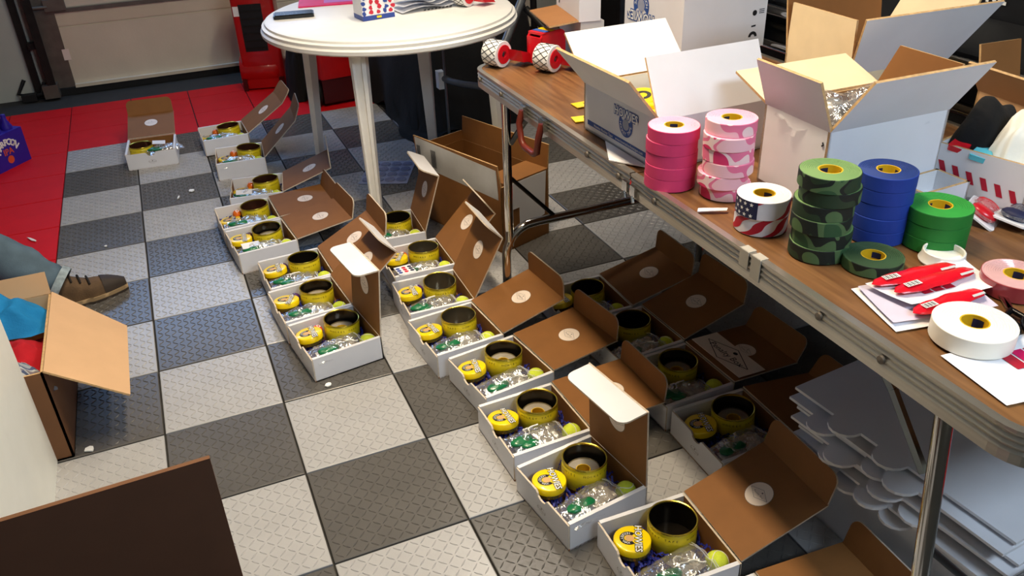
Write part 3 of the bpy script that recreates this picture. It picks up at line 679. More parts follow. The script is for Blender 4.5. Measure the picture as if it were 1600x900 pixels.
# ------------------------------------------------------------------ cartons
def carton(name, label, x0, x1, y0, y1, z, h, flaps, mats, rot=0, cat='box', t=.018, group=None):
    cx, cy = (x0 + x1) / 2, (y0 + y1) / 2; a, b = (x1 - x0) / 2, (y1 - y0) / 2
    e = tag(empty(name, (cx, cy, z), rad(rot)), label, cat, group)
    m = MB(); m.box(-a, a, -b, b, 0, t, 1)
    m.panel([(-a, -b, 0), (a, -b, 0), (a, -b, h), (-a, -b, h)], t); m.panel([(a, -b, 0), (a, b, 0), (a, b, h), (a, -b, h)], t)
    m.panel([(a, b, 0), (-a, b, 0), (-a, b, h), (a, b, h)], t); m.panel([(-a, b, 0), (-a, -b, 0), (-a, -b, h), (-a, b, h)], t)
    m.build('body', mats, e, weld=False)
    D = {'-x': ((-a, b), (-a, -b), (-1, 0)), '+x': ((a, -b), (a, b), (1, 0)), '-y': ((-a, -b), (a, -b), (0, -1)), '+y': ((a, b), (-a, b), (0, 1))}
    for k, fv in flaps.items():
        L, ang, ins0, ins1 = fv[:4]; fm = [fv[5] if len(fv) > 5 else mats[0], fv[4], mats[2]] if len(fv) > 4 else mats
        p, q, o = D[k]; ca, sa = math.cos(rad(ang)) * L, math.sin(rad(ang)) * L
        ux, uy = q[0] - p[0], q[1] - p[1]; n = math.hypot(ux, uy); ux /= n; uy /= n
        P = [(p[0], p[1], h), (q[0], q[1], h), (q[0] + o[0] * ca - ux * ins1, q[1] + o[1] * ca - uy * ins1, h + sa), (p[0] + o[0] * ca + ux * ins0, p[1] + o[1] * ca + uy * ins0, h + sa)]
        f = MB(); f.panel(P, t * .9); f.build('flap', fm, e, weld=False)
    return e
WHT = ['white_card', 'kraft', 'kraft_edge']; WHW = ['white_card', 'white_inner', 'kraft_edge']; KR = ['kraft', 'kraft', 'kraft_edge']; KRL = ['kraft_light', 'kraft', 'kraft_edge']
def box_logo(e, A, k, inv=False):
    m = MB(); m.ring((0, 0, 0), .05 * k, .11 * k, 28, 0, rad(150), rad(390)); m.v = [tuple(A @ Vector(v)) for v in m.v]; m.build('logo_ring', 'logo_blue', e, weld=False)
    m = MB(); m.disc((0, .0, .0006), .05 * k, 20); m.v = [tuple(A @ Vector(v)) for v in m.v]; m.build('logo_centre', 'logo_grey', e, weld=False)
    m = MB(); m.arc_text('HOCKEY TAPE', A @ MX(0, 0, .0012), .082 * k, rad(175), rad(365), .042 * k, 0, True); m.build('logo_lettering', 'white_print', e, weld=False)
    m = MB(); m.text('HOWIES', A @ MX(0, .085 * k, .0018), .1 * k, 0, .01 * k); m.build('wordmark_outline', 'logo_blue', e, weld=False)
    m = MB(); m.text('HOWIES', A @ MX(0, .085 * k, .0026), .1 * k, 0, .002 * k); m.build('wordmark', 'white_print', e, weld=False)
# white box with yellow tins, logo side towards the table edge
t1 = carton('open_carton', 'open white carton of yellow tins with a blue logo, behind the pink tape', 4.46, 5.33, -9.93, -8.97, ZT, .34,
            {'-x': (.36, 50, 0, 0), '+y': (.42, 42, 0, 0), '-y': (.4, 116, .0, .0), '+x': (.4, -60, 0, 0)}, WHW, 1.5)
box_logo(t1, MX(-.437, -.1, .2) @ RZ(-PI / 2) @ RX(PI / 2), .8)
m = MB(); m.box(-.4375, -.436, -.46, .42, .05, .085); m.build('blue_stripe', 'logo_blue', t1)
m = MB(); m.text('Howies Hockey Tape    www.howieshockeytape.com', MX(-.4385, 0, .0665) @ RZ(-PI / 2) @ RX(PI / 2), .03); m.build('stripe_lettering', 'white_print', t1, weld=False)
m = MB(); m.panel([(-.62, -.2, .012), (-.44, -.42, .0), (-.44, .16, .0)][::-1], .006); m.build('bottom_flap', 'white_card', t1, weld=False)
rnd = random.Random(5)
for k in range(9):
    xx, yy = 4.62 + .2 * (k % 3) + rnd.uniform(-.02, .02), -9.14 - .25 * (k // 3) + rnd.uniform(-.02, .02)
    e = tag(empty('yellow_tin', (xx, yy, ZT + .16), rot=(rnd.uniform(-.25, .25), rnd.uniform(-.25, .25), rnd.uniform(0, 6))), 'round yellow tin in the open white carton, %s from the table end, %s' % (['farthest row', 'middle row', 'nearest row'][k // 3], ['left', 'middle', 'right'][k % 3]), 'tin', 'tins in the open white carton')
    m = MB(); m.lathe([(.001, 0), (.11, 0), (.112, .004), (.112, .08), (.106, .086), (.001, .086)], 28); m.build('lid', 'wax_yellow', e, smooth=40)
    m = MB(); m.ring((0, 0, .0875), .03, .06, 20, 0, .4, 4.6); m.build('logo_ring', 'ink', e, weld=False)
# large closed white box, logo upside down
t2 = tag(empty('closed_carton', (6.54, -7.24, ZT), rad(1.5)), 'large closed white carton with an upside-down blue logo at the table end', 'box')
m = MB(); m.box(-.47, .47, -.5, .5, 0, 1.15); m.build('body', 'white_card', t2)
m = MB(); m.box(-.06, .06, -.502, .502, 1.15, 1.153); m.box(-.06, .06, -.5025, -.5, 0.9, 1.153); m.build('sealing_tape', 'cream_card', t2)
box_logo(t2, MX(-.472, .2, .36) @ RZ(-PI / 2) @ RX(PI / 2) @ RZ(PI), 1.25)
m = MB(); m.box(-.4735, -.471, -.44, -.16, .56, .62); m.build('blue_stripe', 'logo_blue', t2)
A = MX(.33, -.502, .16) @ RX(PI / 2)
m = MB(); m.ring((0, -.06, 0), .022, .05, 20, 0, 0, PI); m.disc((0, .16, 0), .026, 14); m.face([(-.025, .03, 0), (.025, .035, 0), (.025, .05, 0), (-.025, .045, 0)])
for q in range(3): m.face([(.05, .15 + .016 * q, 0), (.11, .15 + .016 * q, 0), (.11, .157 + .016 * q, 0), (.05, .157 + .016 * q, 0)])
m.v = [tuple(A @ Vector(v)) for v in m.v]; m.build('side_print', 'ink', t2, weld=False)
# stack behind the table end
t3 = tag(empty('grey_carton', (5.36, -7.15, ZT), rad(-9)), 'plain grey carton under the flapped white carton at the table end', 'box')
m = MB(); m.box(-.11, .11, -.33, .33, 0, .38); m.build('body', 'grey_card', t3)
m = MB(); m.box(-.111, .111, -.04, .04, .37, .382); m.build('sealing_tape', 'cream_card', t3)
t3b = tag(empty('stacked_carton', (5.53, -7.15, ZT + .384), rad(-10)), 'white carton with a brown side flap, stacked on the grey carton', 'box')
m = MB(); m.box(-.29, -.09, -.37, .37, 0, .7); m.build('body', 'white_card', t3b)
m = MB(); m.panel([(-.29, .36, .0), (-.29, -.36, .0), (-.56, -.36, -.03), (-.56, .36, -.03)], .014, 0, 0, 2); m.build('flap', ['kraft', 'kraft', 'kraft_edge'], t3b, weld=False)
m = MB(); m.text('y', MX(-.292, .24, .16) @ RZ(-PI / 2) @ RX(PI / 2), .2, 0, .004); m.text('as', MX(-.292, -.12, .3) @ RZ(-PI / 2) @ RX(PI / 2), .17, 0, .004); m.build('marker_writing', 'ink', t3b, weld=False)
# white carton full of plastic bags
t4 = carton('open_carton', 'open white carton full of clear bags, behind the green and blue tape', 4.95, 5.8, -10.93, -10.36, ZT, .49,
            {'-x': (.3, 70, 0, .02), '-y': (.34, 62, .1, -.08), '+y': (.34, 18, 0, 0, 'cream_card'), '+x': (.26, 82, 0, .1)}, WHT, -1)
m = MB(); m.tube([(-.427, -.24, .42), (-.43, -.25, .41), (-.429, -.24, .4)], .005, 6); m.build('torn_spot', 'ink', t4)
for k in range(8):
    seed = 40 + k; e = tag(empty('clear_bag', (5.1 + .17 * (k % 4), -10.55 - .18 * (k // 4), ZT + .38 + .07 * (k % 2)), rot=(rnd.uniform(-.5, .5), rnd.uniform(-.5, .5), rnd.uniform(0, 6))), 'crumpled clear bag in the open white carton, %s from left in the %s row' % (ORD[k % 4], ['back', 'front'][k // 4]), 'bag', 'bags in the open white carton')
    m = MB(); m.grid(14, 12, lambda u, v: ((u - .5) * .34, (v - .5) * .3, .12 * math.sin(PI * u) * math.sin(PI * v) + .04 * noise.noise((u * 6, v * 6, seed)))); m.build('film', 'bag_film', e, smooth=40)
    m = MB(); m.ball((0, 0, .03), .08, 12, 0, (1.2, 1, .5)); m.build('packed_item', ['white_plastic', 'wrap_silver', 'ink'][k % 3], e, smooth=60)
# carton behind it with all flaps raised
t5 = carton('tall_flap_carton', 'big carton with all flaps raised at the back of the table', 6.03, 6.9, -9.92, -9.22, ZT, .4,
            {'-x': (.36, 92, 0, .03), '-y': (.45, 66, -.1, -.2, 'kraft', 'white_card'), '+y': (.5, 80, 0, 0), '+x': (.5, 58, .04, 0, 'cream_card')}, ['cream_card', 'kraft', 'kraft_edge'], -2)
# tan carton at right
carton('tan_carton', 'tan carton cut off by the right picture edge, behind the white cloth', 6.66, 7.0, -11.3, -10.4, ZT + .0, .32, {'-x': (.25, 55, 0, 0), '+y': (.3, 75, 0, 0)}, KRL, -4)
# striped box with cloth
sb = carton('striped_box', 'open white box with slanted red stripes holding black and white cloth', 5.84, 6.55, -11.38, -10.82, ZT, .29, {'-y': (.1, -88, 0, 0)}, WHW, 14)
for k in range(6):
    y0 = -.24 + .085 * k; z0 = .06 + .012 * k
    m = MB(); m.face([(-.357, y0, z0), (-.357, y0 + .035, z0), (-.357, y0 + .065, z0 + .07), (-.357, y0 + .03, z0 + .07)]); m.build('red_stripe', 'flag_red', sb, weld=False)
for k in range(6):
    x0 = -.34 + .12 * k
    m = MB(); m.face([(x0, -.282, .03), (x0 + .05, -.282, .03), (x0 + .11, -.282, .12), (x0 + .06, -.282, .12)]); m.build('red_stripe', 'flag_red', sb, weld=False)
def cloth(name, label, cat, c, rx, ry, h, seed, mt, rot=(0, 0, 0), f=3.5, n=22, fold=.5):
    m = MB()
    def fn(u, v):
        x, y = (u - .5) * 2, (v - .5) * 2; r = min(1, (abs(x) ** 2.6 + abs(y) ** 2.6) ** (1 / 2.6))
        e_ = (1 - r ** 2.5)
        z = h * e_ * (1 + fold * noise.noise((x * f * .5 + seed, y * f * .5, 1))) + .25 * h * noise.noise((x * f, y * f, seed)) * (.3 + e_)
        return (x * rx + .12 * rx * noise.noise((y * f, seed, 2)), y * ry + .12 * ry * noise.noise((x * f, seed, 5)), max(0.002, z))
    m.grid(n, n, fn); m.grid(2, 2, lambda u, v: ((u - .5) * 1.6 * rx, (v - .5) * 1.6 * ry, 0))
    o = m.build(name, mt, None, c, rot, smooth=75); return tag(o, label, cat)
cloth('black_cloth', 'black folded cloth heaped at the back of the striped box', 'cloth', (6.13, -10.95, ZT + .16), .3, .18, .34, 12, 'black_cloth', (0, 0, .3), 1.8, 24, .15)
cloth('white_cloth', 'crumpled white cloth spilling out of the striped box', 'cloth', (6.16, -11.19, ZT + .18), .27, .16, .33, 8, 'white_cloth', (0, 0, .2), 3.2, 34, .3)
for nm, c, sz, mt, lb in (('red_case', (5.93, -10.98, ZT + .27), (.13, .05, .03), 'red_plastic', 'flat red case inside the striped box'), ('blue_packet', (5.93, -11.12, ZT + .25), (.1, .05, .03), 'teal', 'small light blue packet inside the striped box'), ('pink_roll', (6.02, -11.17, ZT + .25), (.05, .05, .05), 'pink', 'small pink roll inside the striped box')):
    m = MB(); P = rrect(-sz[0], sz[0], -sz[1], sz[1], min(sz[:2]) * .35, 4); m.panel([(x, y, sz[2]) for x, y in P], sz[2], 0, 0, 0); tag(m.build(nm, mt, None, c, (.1, -.1, .35), smooth=30), lb, 'packet')
carton('small_white_box', 'small white box between the blue tape and the striped box', 5.42, 5.78, -11.2, -10.97, ZT, .14, {}, WHW, 3)
# clamshell packs in front of the striped box
for i, (c, r, mt, lb) in enumerate((((5.72, -11.36, ZT + .02), (.5, .1, .5), 'red_plastic', 'red blister pack leaning by the green tape'), ((5.84, -11.49, ZT + .02), (.1, .15, .3), 'flag_navy', 'navy blister card pack in front of the striped box'), ((5.93, -11.72, ZT + .0), (.0, .05, -.2), 'card_red', 'red pack at the right picture edge below the striped box'))):
    e = tag(empty('blister_pack', c, rot=r), lb, 'packet')
    m = MB(); P = rrect(-.15, .15, -.1, .1, .03, 4); m.panel([(x, y, .012) for x, y in P], .01, 0, 0, 0); m.build('backing_card', 'paper', e)
    for q in (-1, 1):
        m = MB(); m.ball((q * .065, 0, .035), .06, 14, 0, (1, 1.3, .55)); m.build('bubble', mt, e, smooth=60)
    m = MB(); m.grid(8, 8, lambda u, v: ((u - .5) * .28, (v - .5) * .19, .03 + .05 * math.sin(PI * u) * math.sin(PI * v))); m.build('film', 'bag_film', e, smooth=60)
# ------------------------------------------------------------------ tape rolls on the table
def roll(name, label, c, r, h, side, top, group, rz=0, rot=None, ridges=True, cat='tape'):
    e = tag(empty(name, c, rot=rot or (0, 0, rz)), label, cat, group); ri = .055
    m = MB(); m.lathe([(r - .004, 0), (r - .001, .001), (r, .003), (r, h - .003), (r - .001, h - .001), (r - .004, h)], 44); m.build('tape_side', side, e, smooth=18)
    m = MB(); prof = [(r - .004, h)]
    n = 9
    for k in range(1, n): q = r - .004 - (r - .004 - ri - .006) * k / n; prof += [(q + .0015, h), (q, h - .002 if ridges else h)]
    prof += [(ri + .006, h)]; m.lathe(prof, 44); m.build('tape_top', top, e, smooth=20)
    m = MB(); m.lathe([(ri + .006, h), (ri, h), (ri, 0), (r - .004, 0)], 32); m.build('core', 'core_yellow', e, smooth=40)
    m = MB()
    for k in range(3):
        a0 = 2 * PI * k / 3
        for q in range(4):
            aa, ab = a0 + .22 * q, a0 + .22 * (q + 1); m.face([((ri - .001) * math.cos(aa), (ri - .001) * math.sin(aa), h * .25), ((ri - .001) * math.cos(ab), (ri - .001) * math.sin(ab), h * .25), ((ri - .001) * math.cos(ab), (ri - .001) * math.sin(ab), h * .8), ((ri - .001) * math.cos(aa), (ri - .001) * math.sin(aa), h * .8)])
    m.build('core_print', 'flag_navy', e, weld=False)
    return e
POS = {6: ['bottom', 'second', 'third', 'fourth', 'fifth', 'top'], 5: ['bottom', 'second', 'middle', 'fourth', 'top'], 3: ['bottom', 'middle', 'top'], 2: ['bottom', 'top']}
def stack(name, desc, cx, cy, r, n, h, side, top, jit, seed):
    rr = random.Random(seed); L = []
    for k in range(n):
        jx, jy = (rr.uniform(-jit, jit), rr.uniform(-jit, jit))
        L.append(roll(name, '%s, %s of the stack of %s' % (desc, POS[n][k], {6: 'six', 5: 'five', 3: 'three', 2: 'two'}[n]), (cx + jx, cy + jy, ZT + k * (h + .0003)), r, h, side, top, name.replace('_', ' ') + 's stacked on the table', rr.uniform(0, 6)))
    return L
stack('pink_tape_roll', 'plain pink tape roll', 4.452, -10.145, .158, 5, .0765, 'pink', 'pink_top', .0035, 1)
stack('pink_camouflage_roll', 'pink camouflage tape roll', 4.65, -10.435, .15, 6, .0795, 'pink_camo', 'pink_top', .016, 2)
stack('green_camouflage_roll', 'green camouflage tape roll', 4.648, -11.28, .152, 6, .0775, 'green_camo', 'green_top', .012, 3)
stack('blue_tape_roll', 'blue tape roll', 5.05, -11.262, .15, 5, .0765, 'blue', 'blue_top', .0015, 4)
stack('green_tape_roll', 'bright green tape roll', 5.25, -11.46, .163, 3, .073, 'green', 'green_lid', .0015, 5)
roll('green_camouflage_roll', 'single green camouflage tape roll lying before the stacked green rolls', (4.785, -11.515, ZT), .15, .06, 'green_camo', 'olive_top', 'green camouflage rolls stacked on the table')
roll('white_tape_roll', 'large white tape roll lying on a flyer', (4.675, -12.22, ZT + .008), .172, .085, 'roll_white', 'roll_white', None, 2.0)
roll('red_tape_roll', 'glossy red tape roll at the right picture edge', (5.21, -11.99, ZT), .155, .08, 'roll_red', 'roll_red_top', None)
# flag rolls
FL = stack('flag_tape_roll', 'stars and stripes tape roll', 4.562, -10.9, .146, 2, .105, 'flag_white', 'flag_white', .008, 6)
for qi, e in enumerate(FL):
    e.rotation_euler = (0, 0, 0); r = .1468; h = .105
    def pt(a, z): return (r * math.cos(a), r * math.sin(a), z)
    for k in range(7):                                   # slanted wavy red stripes
        a0 = rad(-175 + 51.43 * k + 22 * qi); m = MB()
        for q in range(14):
            u0, u1 = q / 14, (q + 1) / 14; z0, z1 = .003 + (h - .006) * u0, .003 + (h - .006) * u1
            s0, s1 = a0 + .95 * (u0 + .12 * math.sin(6 * u0)), a0 + .95 * (u1 + .12 * math.sin(6 * u1))
            for g in range(5): w0, w1 = .085 * g, .085 * (g + 1); m.face([pt(s0 + w0, z0), pt(s0 + w1, z0), pt(s1 + w1, z1), pt(s1 + w0, z1)])
        if not (qi == 1 and k in (0,)): m.build('red_stripe', 'flag_red', e, weld=False)
    if qi == 1:
        r = .1472; m = MB()
        for q in range(12): a, b = rad(146 + 6.2 * q), rad(146 + 6.2 * (q + 1)); m.face([pt(a, .003), pt(b, .003), pt(b, h - .003), pt(a, h - .003)])
        m.build('navy_field', 'flag_navy', e, weld=False)
        r = .148
        for row in range(3):
            for c in range(4):
                a0 = rad(160 + 15.5 * c + (7 if row % 2 else 0)); z0 = .02 + .032 * row; m = MB(); P = []
                if c == 3 and row % 2: continue
                for q in range(10):
                    rr_ = .013 if q % 2 == 0 else .0055; t_ = PI / 2 + PI * q / 5; P.append(pt(a0 + rr_ * math.cos(t_) / r, z0 + rr_ * math.sin(t_)))
                m.face(P); m.build('star', 'white_print', e, weld=False)
m = MB(); m.lathe([(.1, .004), (.112, 0), (.116, .01), (.105, .03), (.102, .06), (.097, .064), (.092, .06), (.096, .03), (.001, .028)], 40)
tag(m.build('round_white_dish', 'white_plastic', None, (5.13, -11.64, ZT), smooth=35), 'shallow round white dish between the green tape and the papers', 'dish')
# papers, red packets, flyer, scissors
def sheet(name, label, pts, z, mt, t=.004, curl=0, seed=0, cat='paper'):
    e = tag(empty(name, (sum(p[0] for p in pts) / 4, sum(p[1] for p in pts) / 4, z)), label, cat)
    c = [Vector((p[0], p[1], 0)) - Vector((e.location.x / T, e.location.y / T, 0)) for p in pts]
    m = MB()
    def fn(u, v):
        p = c[0].lerp(c[1], u).lerp(c[3].lerp(c[2], u), v); return (p.x, p.y, t + curl * ((u - .5) ** 2 + (v - .5) ** 2) * 2)
    m.grid(10, 10, fn); m.build('sheet', mt, e, smooth=60)
    return e, fn
sheet('paper_sheet', 'white paper at the bottom of the pile beside the white tape roll', [(4.43, -12.04), (4.95, -12.13), (5.05, -11.72), (4.52, -11.66)], ZT, 'paper')
sheet('paper_sheet', 'lilac printed paper in the pile beside the white tape roll', [(4.45, -12.0), (4.98, -12.1), (5.1, -11.74), (4.54, -11.68)], ZT + .01, 'paper_lilac', curl=.01)
e, fn = sheet('paper_sheet', 'topmost white flyer in the pile under the red packets', [(4.6, -11.95), (5.1, -12.0), (5.17, -11.7), (4.55, -11.71)], ZT + .036, 'paper', curl=.012)
for k in range(3):
    m = MB(); m.grid(2, 2, lambda u, v: Vector(fn(.28 + .12 * k + .1 * u, .25 + .14 * v)) + Vector((0, 0, .003))); m.build('red_print', 'flag_red', e, weld=False)
def packet(label, c, L, rz, tilt=0):
    e = tag(empty('red_packet', c, rot=(0, tilt, rz)), label, 'packet', 'red candy packets')
    m = MB(); m.lathe([(.0, -L)] + [(.001 + .046 * max(0, math.sin(PI * k / 14)) ** .3, -L + 2 * L * k / 14) for k in range(15)], 12, M4=RY(PI / 2))
    m.v = [(x, y * (1.1 + .1 * math.sin(40 * x)), .022 + z * .36) for x, y, z in m.v]; m.build('wrapper', 'red_wrap', e, smooth=60)
    m = MB(); m.face([(-L * .75, -.02, .0435), (-L * .4, -.02, .0435), (-L * .4, .015, .0435), (-L * .75, .015, .0435)]); m.build('label_patch', 'white_print', e, weld=False)
    m = MB()
    for k in range(7): x = -L * .73 + k * L * .045; m.face([(x, -.017, .0441), (x + .004 + .003 * (k % 2), -.017, .0441), (x + .004 + .003 * (k % 2), .012, .0441), (x, .012, .0441)])
    m.build('barcode', 'ink', e, weld=False)
    m = MB(); m.face([(L * .5, -.04, .036), (L * .85, -.04, .036), (L * .85, -.028, .0405), (L * .5, -.028, .0405)]); m.build('silver_strip', 'grey_card', e, weld=False)
packet('red candy packet with a barcode, topmost on the flyers', (4.8, -11.765, ZT + .046), .25, -.06)
packet('red candy packet nearest the camera on the topmost flyer', (4.84, -11.85, ZT + .046), .25, .0)
packet('red candy packet tucked under the topmost flyer', (4.78, -11.995, ZT + .022), .22, .02)
e, fn = sheet('flyer', 'white flyer with a red print under the white tape roll', [(4.46, -12.26), (4.42, -12.62), (4.95, -12.7), (4.98, -12.3)], ZT, 'paper')
for k in range(4):
    m = MB(); m.grid(2, 2, lambda u, v: Vector(fn(.22 + .3 * u, .42 + .13 * k + .11 * v)) + Vector((0, 0, .003))); m.build('red_print', ['flag_red', 'magenta'][k % 2], e, weld=False)
e = tag(empty('scissors', (5.0, -12.15, ZT + .012), rad(55)), 'black-handled scissors lying behind the white tape roll', 'scissors')
for s in (-1, 1):
    m = MB(); m.panel([(-.02, -.014 * s, .006), (.02, .014 * s, .006), (.36, .03 * s, .006), (.36, .024 * s, .006)][::s], .006, 0, 0, 0); m.build('blade', 'chrome', e, weld=False)
    m = MB(); m.tube([(-.14 + .085 * math.cos(2 * PI * k / 20), .07 * s + .055 * math.sin(2 * PI * k / 20), .012) for k in range(21)], .015, 8); m.tube([(-.06, .04 * s, .012), (.0, .0, .012)], .014, 8); m.build('handle', 'black_gloss', e, smooth=60)
m = MB(); m.lathe([(.012, 0), (.012, .012), (.001, .014)], 10, (0, 0, .006)); m.build('pivot', 'chrome', e)
m = MB(); m.panel([(-.09, -.02, 0), (.08, -.016, .01), (.09, .012, .012), (-.08, .018, .0)], .006, 0, 0, 0)
tag(m.build('paper_scrap', 'paper', None, (4.44, -10.62, ZT + .012), (.1, .05, -.45)), 'twisted scrap of white paper on the table edge', 'scrap')
for i, (c, rz) in enumerate((((4.62, -8.82, ZT), .2), ((4.78, -8.5, ZT), .35))):
    m = MB(); m.panel([(-.17, -.06, .008), (.17, -.06, .008), (.17, .06, .008), (-.17, .06, .008)], .007, 0, 0, 0); e = m.build('yellow_leaflet', 'wax_yellow', None, c, (0, 0, rz - .35))
    tag(e, ['yellow leaflet nearest the table edge, left of the open white carton', 'yellow leaflet half hidden behind the open white carton'][i], 'leaflet')
    m = MB(); m.text('Howies', MX(0.02, 0, .0095), .07); m.build('lettering', 'ink', e, weld=False)
# packing tape dispensers
def dispenser(label, c, rz):
    e = tag(empty('tape_dispenser', c, rz), label, 'tape dispenser', 'packing tape dispensers'); A = RY(PI / 2)
    m = MB(); m.lathe([(.06, -.085), (.115, -.085), (.118, -.08), (.118, .08), (.115, .085), (.06, .085)], 32, (0, 0, .118), M4=A); m.build('tape_roll', 'white_print', e, smooth=40)
    m = MB()
    for k in range(12):
        for s in (-1, 1):
            P = []
            for q in range(9): a = 2 * PI * k / 12 + s * .9 * (q / 8 - .5); v = A @ Vector((.119 * math.cos(a), .119 * math.sin(a), -.078 + .156 * q / 8)); P.append((v.x, v.y, v.z + .118))
            m.tube(P, .0035, 4)
    m.build('printed_lattice', 'ink', e)
    m = MB(); m.lathe([(.03, .07), (.03, .095), (.085, .095), (.085, .087)], 24, (0, 0, .118), M4=A); m.build('hub', 'red_plastic', e, smooth=40)
    m = MB(); m.panel([(.09, .05, .16), (.09, .16, .12), (.09, .26, .06), (.09, .3, .015), (.09, .08, .05)], .16, 0, 0, 0); m.build('cutter', 'red_plastic', e, weld=False)
dispenser('packing tape dispenser nearest the far left table corner', (4.52, -7.1, ZT), rad(-62))
dispenser('packing tape dispenser beside the open white carton flap', (4.86, -7.48, ZT), rad(-62))
dispenser('packing tape dispenser on the round table beside the papers', (5.27, -4.2, 2.366), rad(-62))
e = tag(empty('tape_gun', (4.97, -7.22, ZT), rad(20)), 'red tape gun with a clear roll standing behind the dispenser', 'tape gun')
m = MB(); P = rrect(-.16, .16, 0, .3, .07, 5); m.panel([(x, -.09, z) for x, z in P], .02, 0, 0, 0); m.panel([(x, .09, z) for x, z in P][::-1], .02, 0, 0, 0); m.box(-.16, -.14, -.09, .09, .02, .26); m.box(-.14, .1, -.09, .09, .28, .3); m.build('frame', 'red_plastic', e, weld=False)
m = MB(); m.lathe([(.05, -.07), (.12, -.07), (.12, .07), (.05, .07)], 28, (.06, 0, .15), M4=RX(PI / 2)); m.build('clear_roll', 'clear_tape', e, smooth=40)
for k, c in enumerate(('logo_blue', 'wax_yellow', 'white_print')):
    m = MB(); m.box(-.1 + .07 * k, -.04 + .07 * k, -.08, .08, .3, .304); m.build('sticker', c, e)

# ------------------------------------------------------------------ round white plastic table and what lies on it
PCX, PCY, PZ, PR = 4.4, -3.9, 2.36, 1.56
pt_ = tag(empty('round_table', (PCX, PCY, 0)), 'round white plastic table with a stepped rim and four legs', 'table')
m = MB(); m.lathe([(.001, PZ - .05), (PR - .12, PZ - .05), (PR - .1, PZ - .16), (PR - .03, PZ - .17), (PR, PZ - .15), (PR + .005, PZ - .11), (PR - .02, PZ - .09), (PR - .015, PZ - .055), (PR - .05, PZ - .04), (PR - .055, PZ - .015), (PR - .09, PZ), (.001, PZ + .004)], 72); m.build('table_top', 'pvc_white', pt_, smooth=28)
for k in range(4):
    a = rad((56, 138, 236, 326)[k]); d = Vector((math.cos(a), math.sin(a), 0)); s = Vector((-d.y, d.x, 0)); r0, r1 = 1.16, (1.2 if k == 2 else 1.3)
    m = MB(); n = 12; prof = [(-.1, 0), (-.1, .1), (-.06, .13), (-.04, .1), (.04, .1), (.06, .13), (.1, .1), (.1, 0)]
    rows = []
    for q in range(n + 1):
        u = q / n; w_ = 1 - .42 * u; c = d * (r0 + (r1 - r0) * u); z = (PZ - .06) * (1 - u)
        rows.append([tuple(c + s * (px * w_) + d * (py * w_) + Vector((0, 0, z))) for px, py in prof])
    for q in range(n):
        for i in range(len(prof)):
            j = (i + 1) % len(prof); m.face([rows[q][i], rows[q][j], rows[q + 1][j], rows[q + 1][i]])
    m.face(rows[-1]); m.build('leg', 'pvc_white', pt_, smooth=30)
ZP = PZ + .004
e = tag(empty('phone', (3.28, -3.62, ZP), rad(-10)), 'black phone lying near the edge of the round table', 'phone')
m = MB(); P = rrect(-.24, .24, -.125, .125, .035, 5); m.panel([(x, y, .035) for x, y in P], .035, 0, 0, 0); m.build('case', 'phone_black', e, smooth=30)
m = MB(); P = rrect(-.225, .225, -.11, .11, .025, 5); m.panel([(x, y, .0441) for x, y in P], .003, 0, 0, 0); m.build('screen', 'black_gloss', e, weld=False)
e = tag(empty('card_box', (4.13, -4.2, ZP), rad(8)), 'small blue box printed with hockey players on the round table', 'box')
m = MB(); m.box(-.2, .2, -.14, .14, 0, .34); m.build('carton', 'paper', e)
m = MB(); m.box(-.201, .201, -.141, .141, .27, .341); m.box(-.201, .201, -.141, .141, 0, .055); m.build('blue_bands', 'card_blue', e)
rr = random.Random(4)
for k in range(16):
    x, z = -.17 + .34 * ((k % 5) / 4) + rr.uniform(-.02, .02), .09 + .055 * (k // 5) + rr.uniform(-.01, .01)
    m = MB(); n = 9; m.face([(x + rr.uniform(.018, .034) * math.cos(2 * PI * q / n), -.1412 - .0004 * k, z + rr.uniform(.018, .034) * math.sin(2 * PI * q / n)) for q in range(n)]); m.build('printed_figure', ['card_blue', 'card_red', 'card_red', 'flag_navy', 'face_print'][(k % 5 + (2 if x > .02 else 0)) % 5], e, weld=False)
m = MB(); m.face([(-.03, -.149, .02), (.03, -.149, .02), (.03, -.149, .0441), (-.03, -.149, .0441)]); m.build('yellow_mark', 'wax_yellow', e, weld=False)
e = tag(empty('folder', (3.85, -3.15, ZP), rad(-12)), 'magenta folder with lilac print at the back of the round table', 'folder')
m = MB(); m.box(-.42, .42, -.1, .5, 0, .014); m.build('cover', 'magenta', e)
m = MB(); m.box(-.1, .36, .02, .4, .0145, .016); m.build('print', 'lilac', e)
e = tag(empty('paper_bundle', (4.8, -4.05, ZP), rad(8)), 'loose bundle of white papers beside the blue card box', 'paper')
for k in range(4):
    m = MB(); m.grid(12, 8, lambda u, v: ((u - .5) * .75 + .02 * k, (v - .5) * .36, .02 + .035 * k + (.04 + .015 * k) * abs(math.sin(PI * (u * 1.3 + .2 * k))) * (1 - .5 * v))); m.build('sheet', 'paper', e, smooth=60)
m = MB()
for k in range(8): m.face([(-.1 + .05 * k, -.19, .012), (-.07 + .05 * k, -.19, .012), (-.065 + .05 * k, -.185, .03), (-.1 + .05 * k, -.185, .025)])
m.build('print', 'ink', e, weld=False)

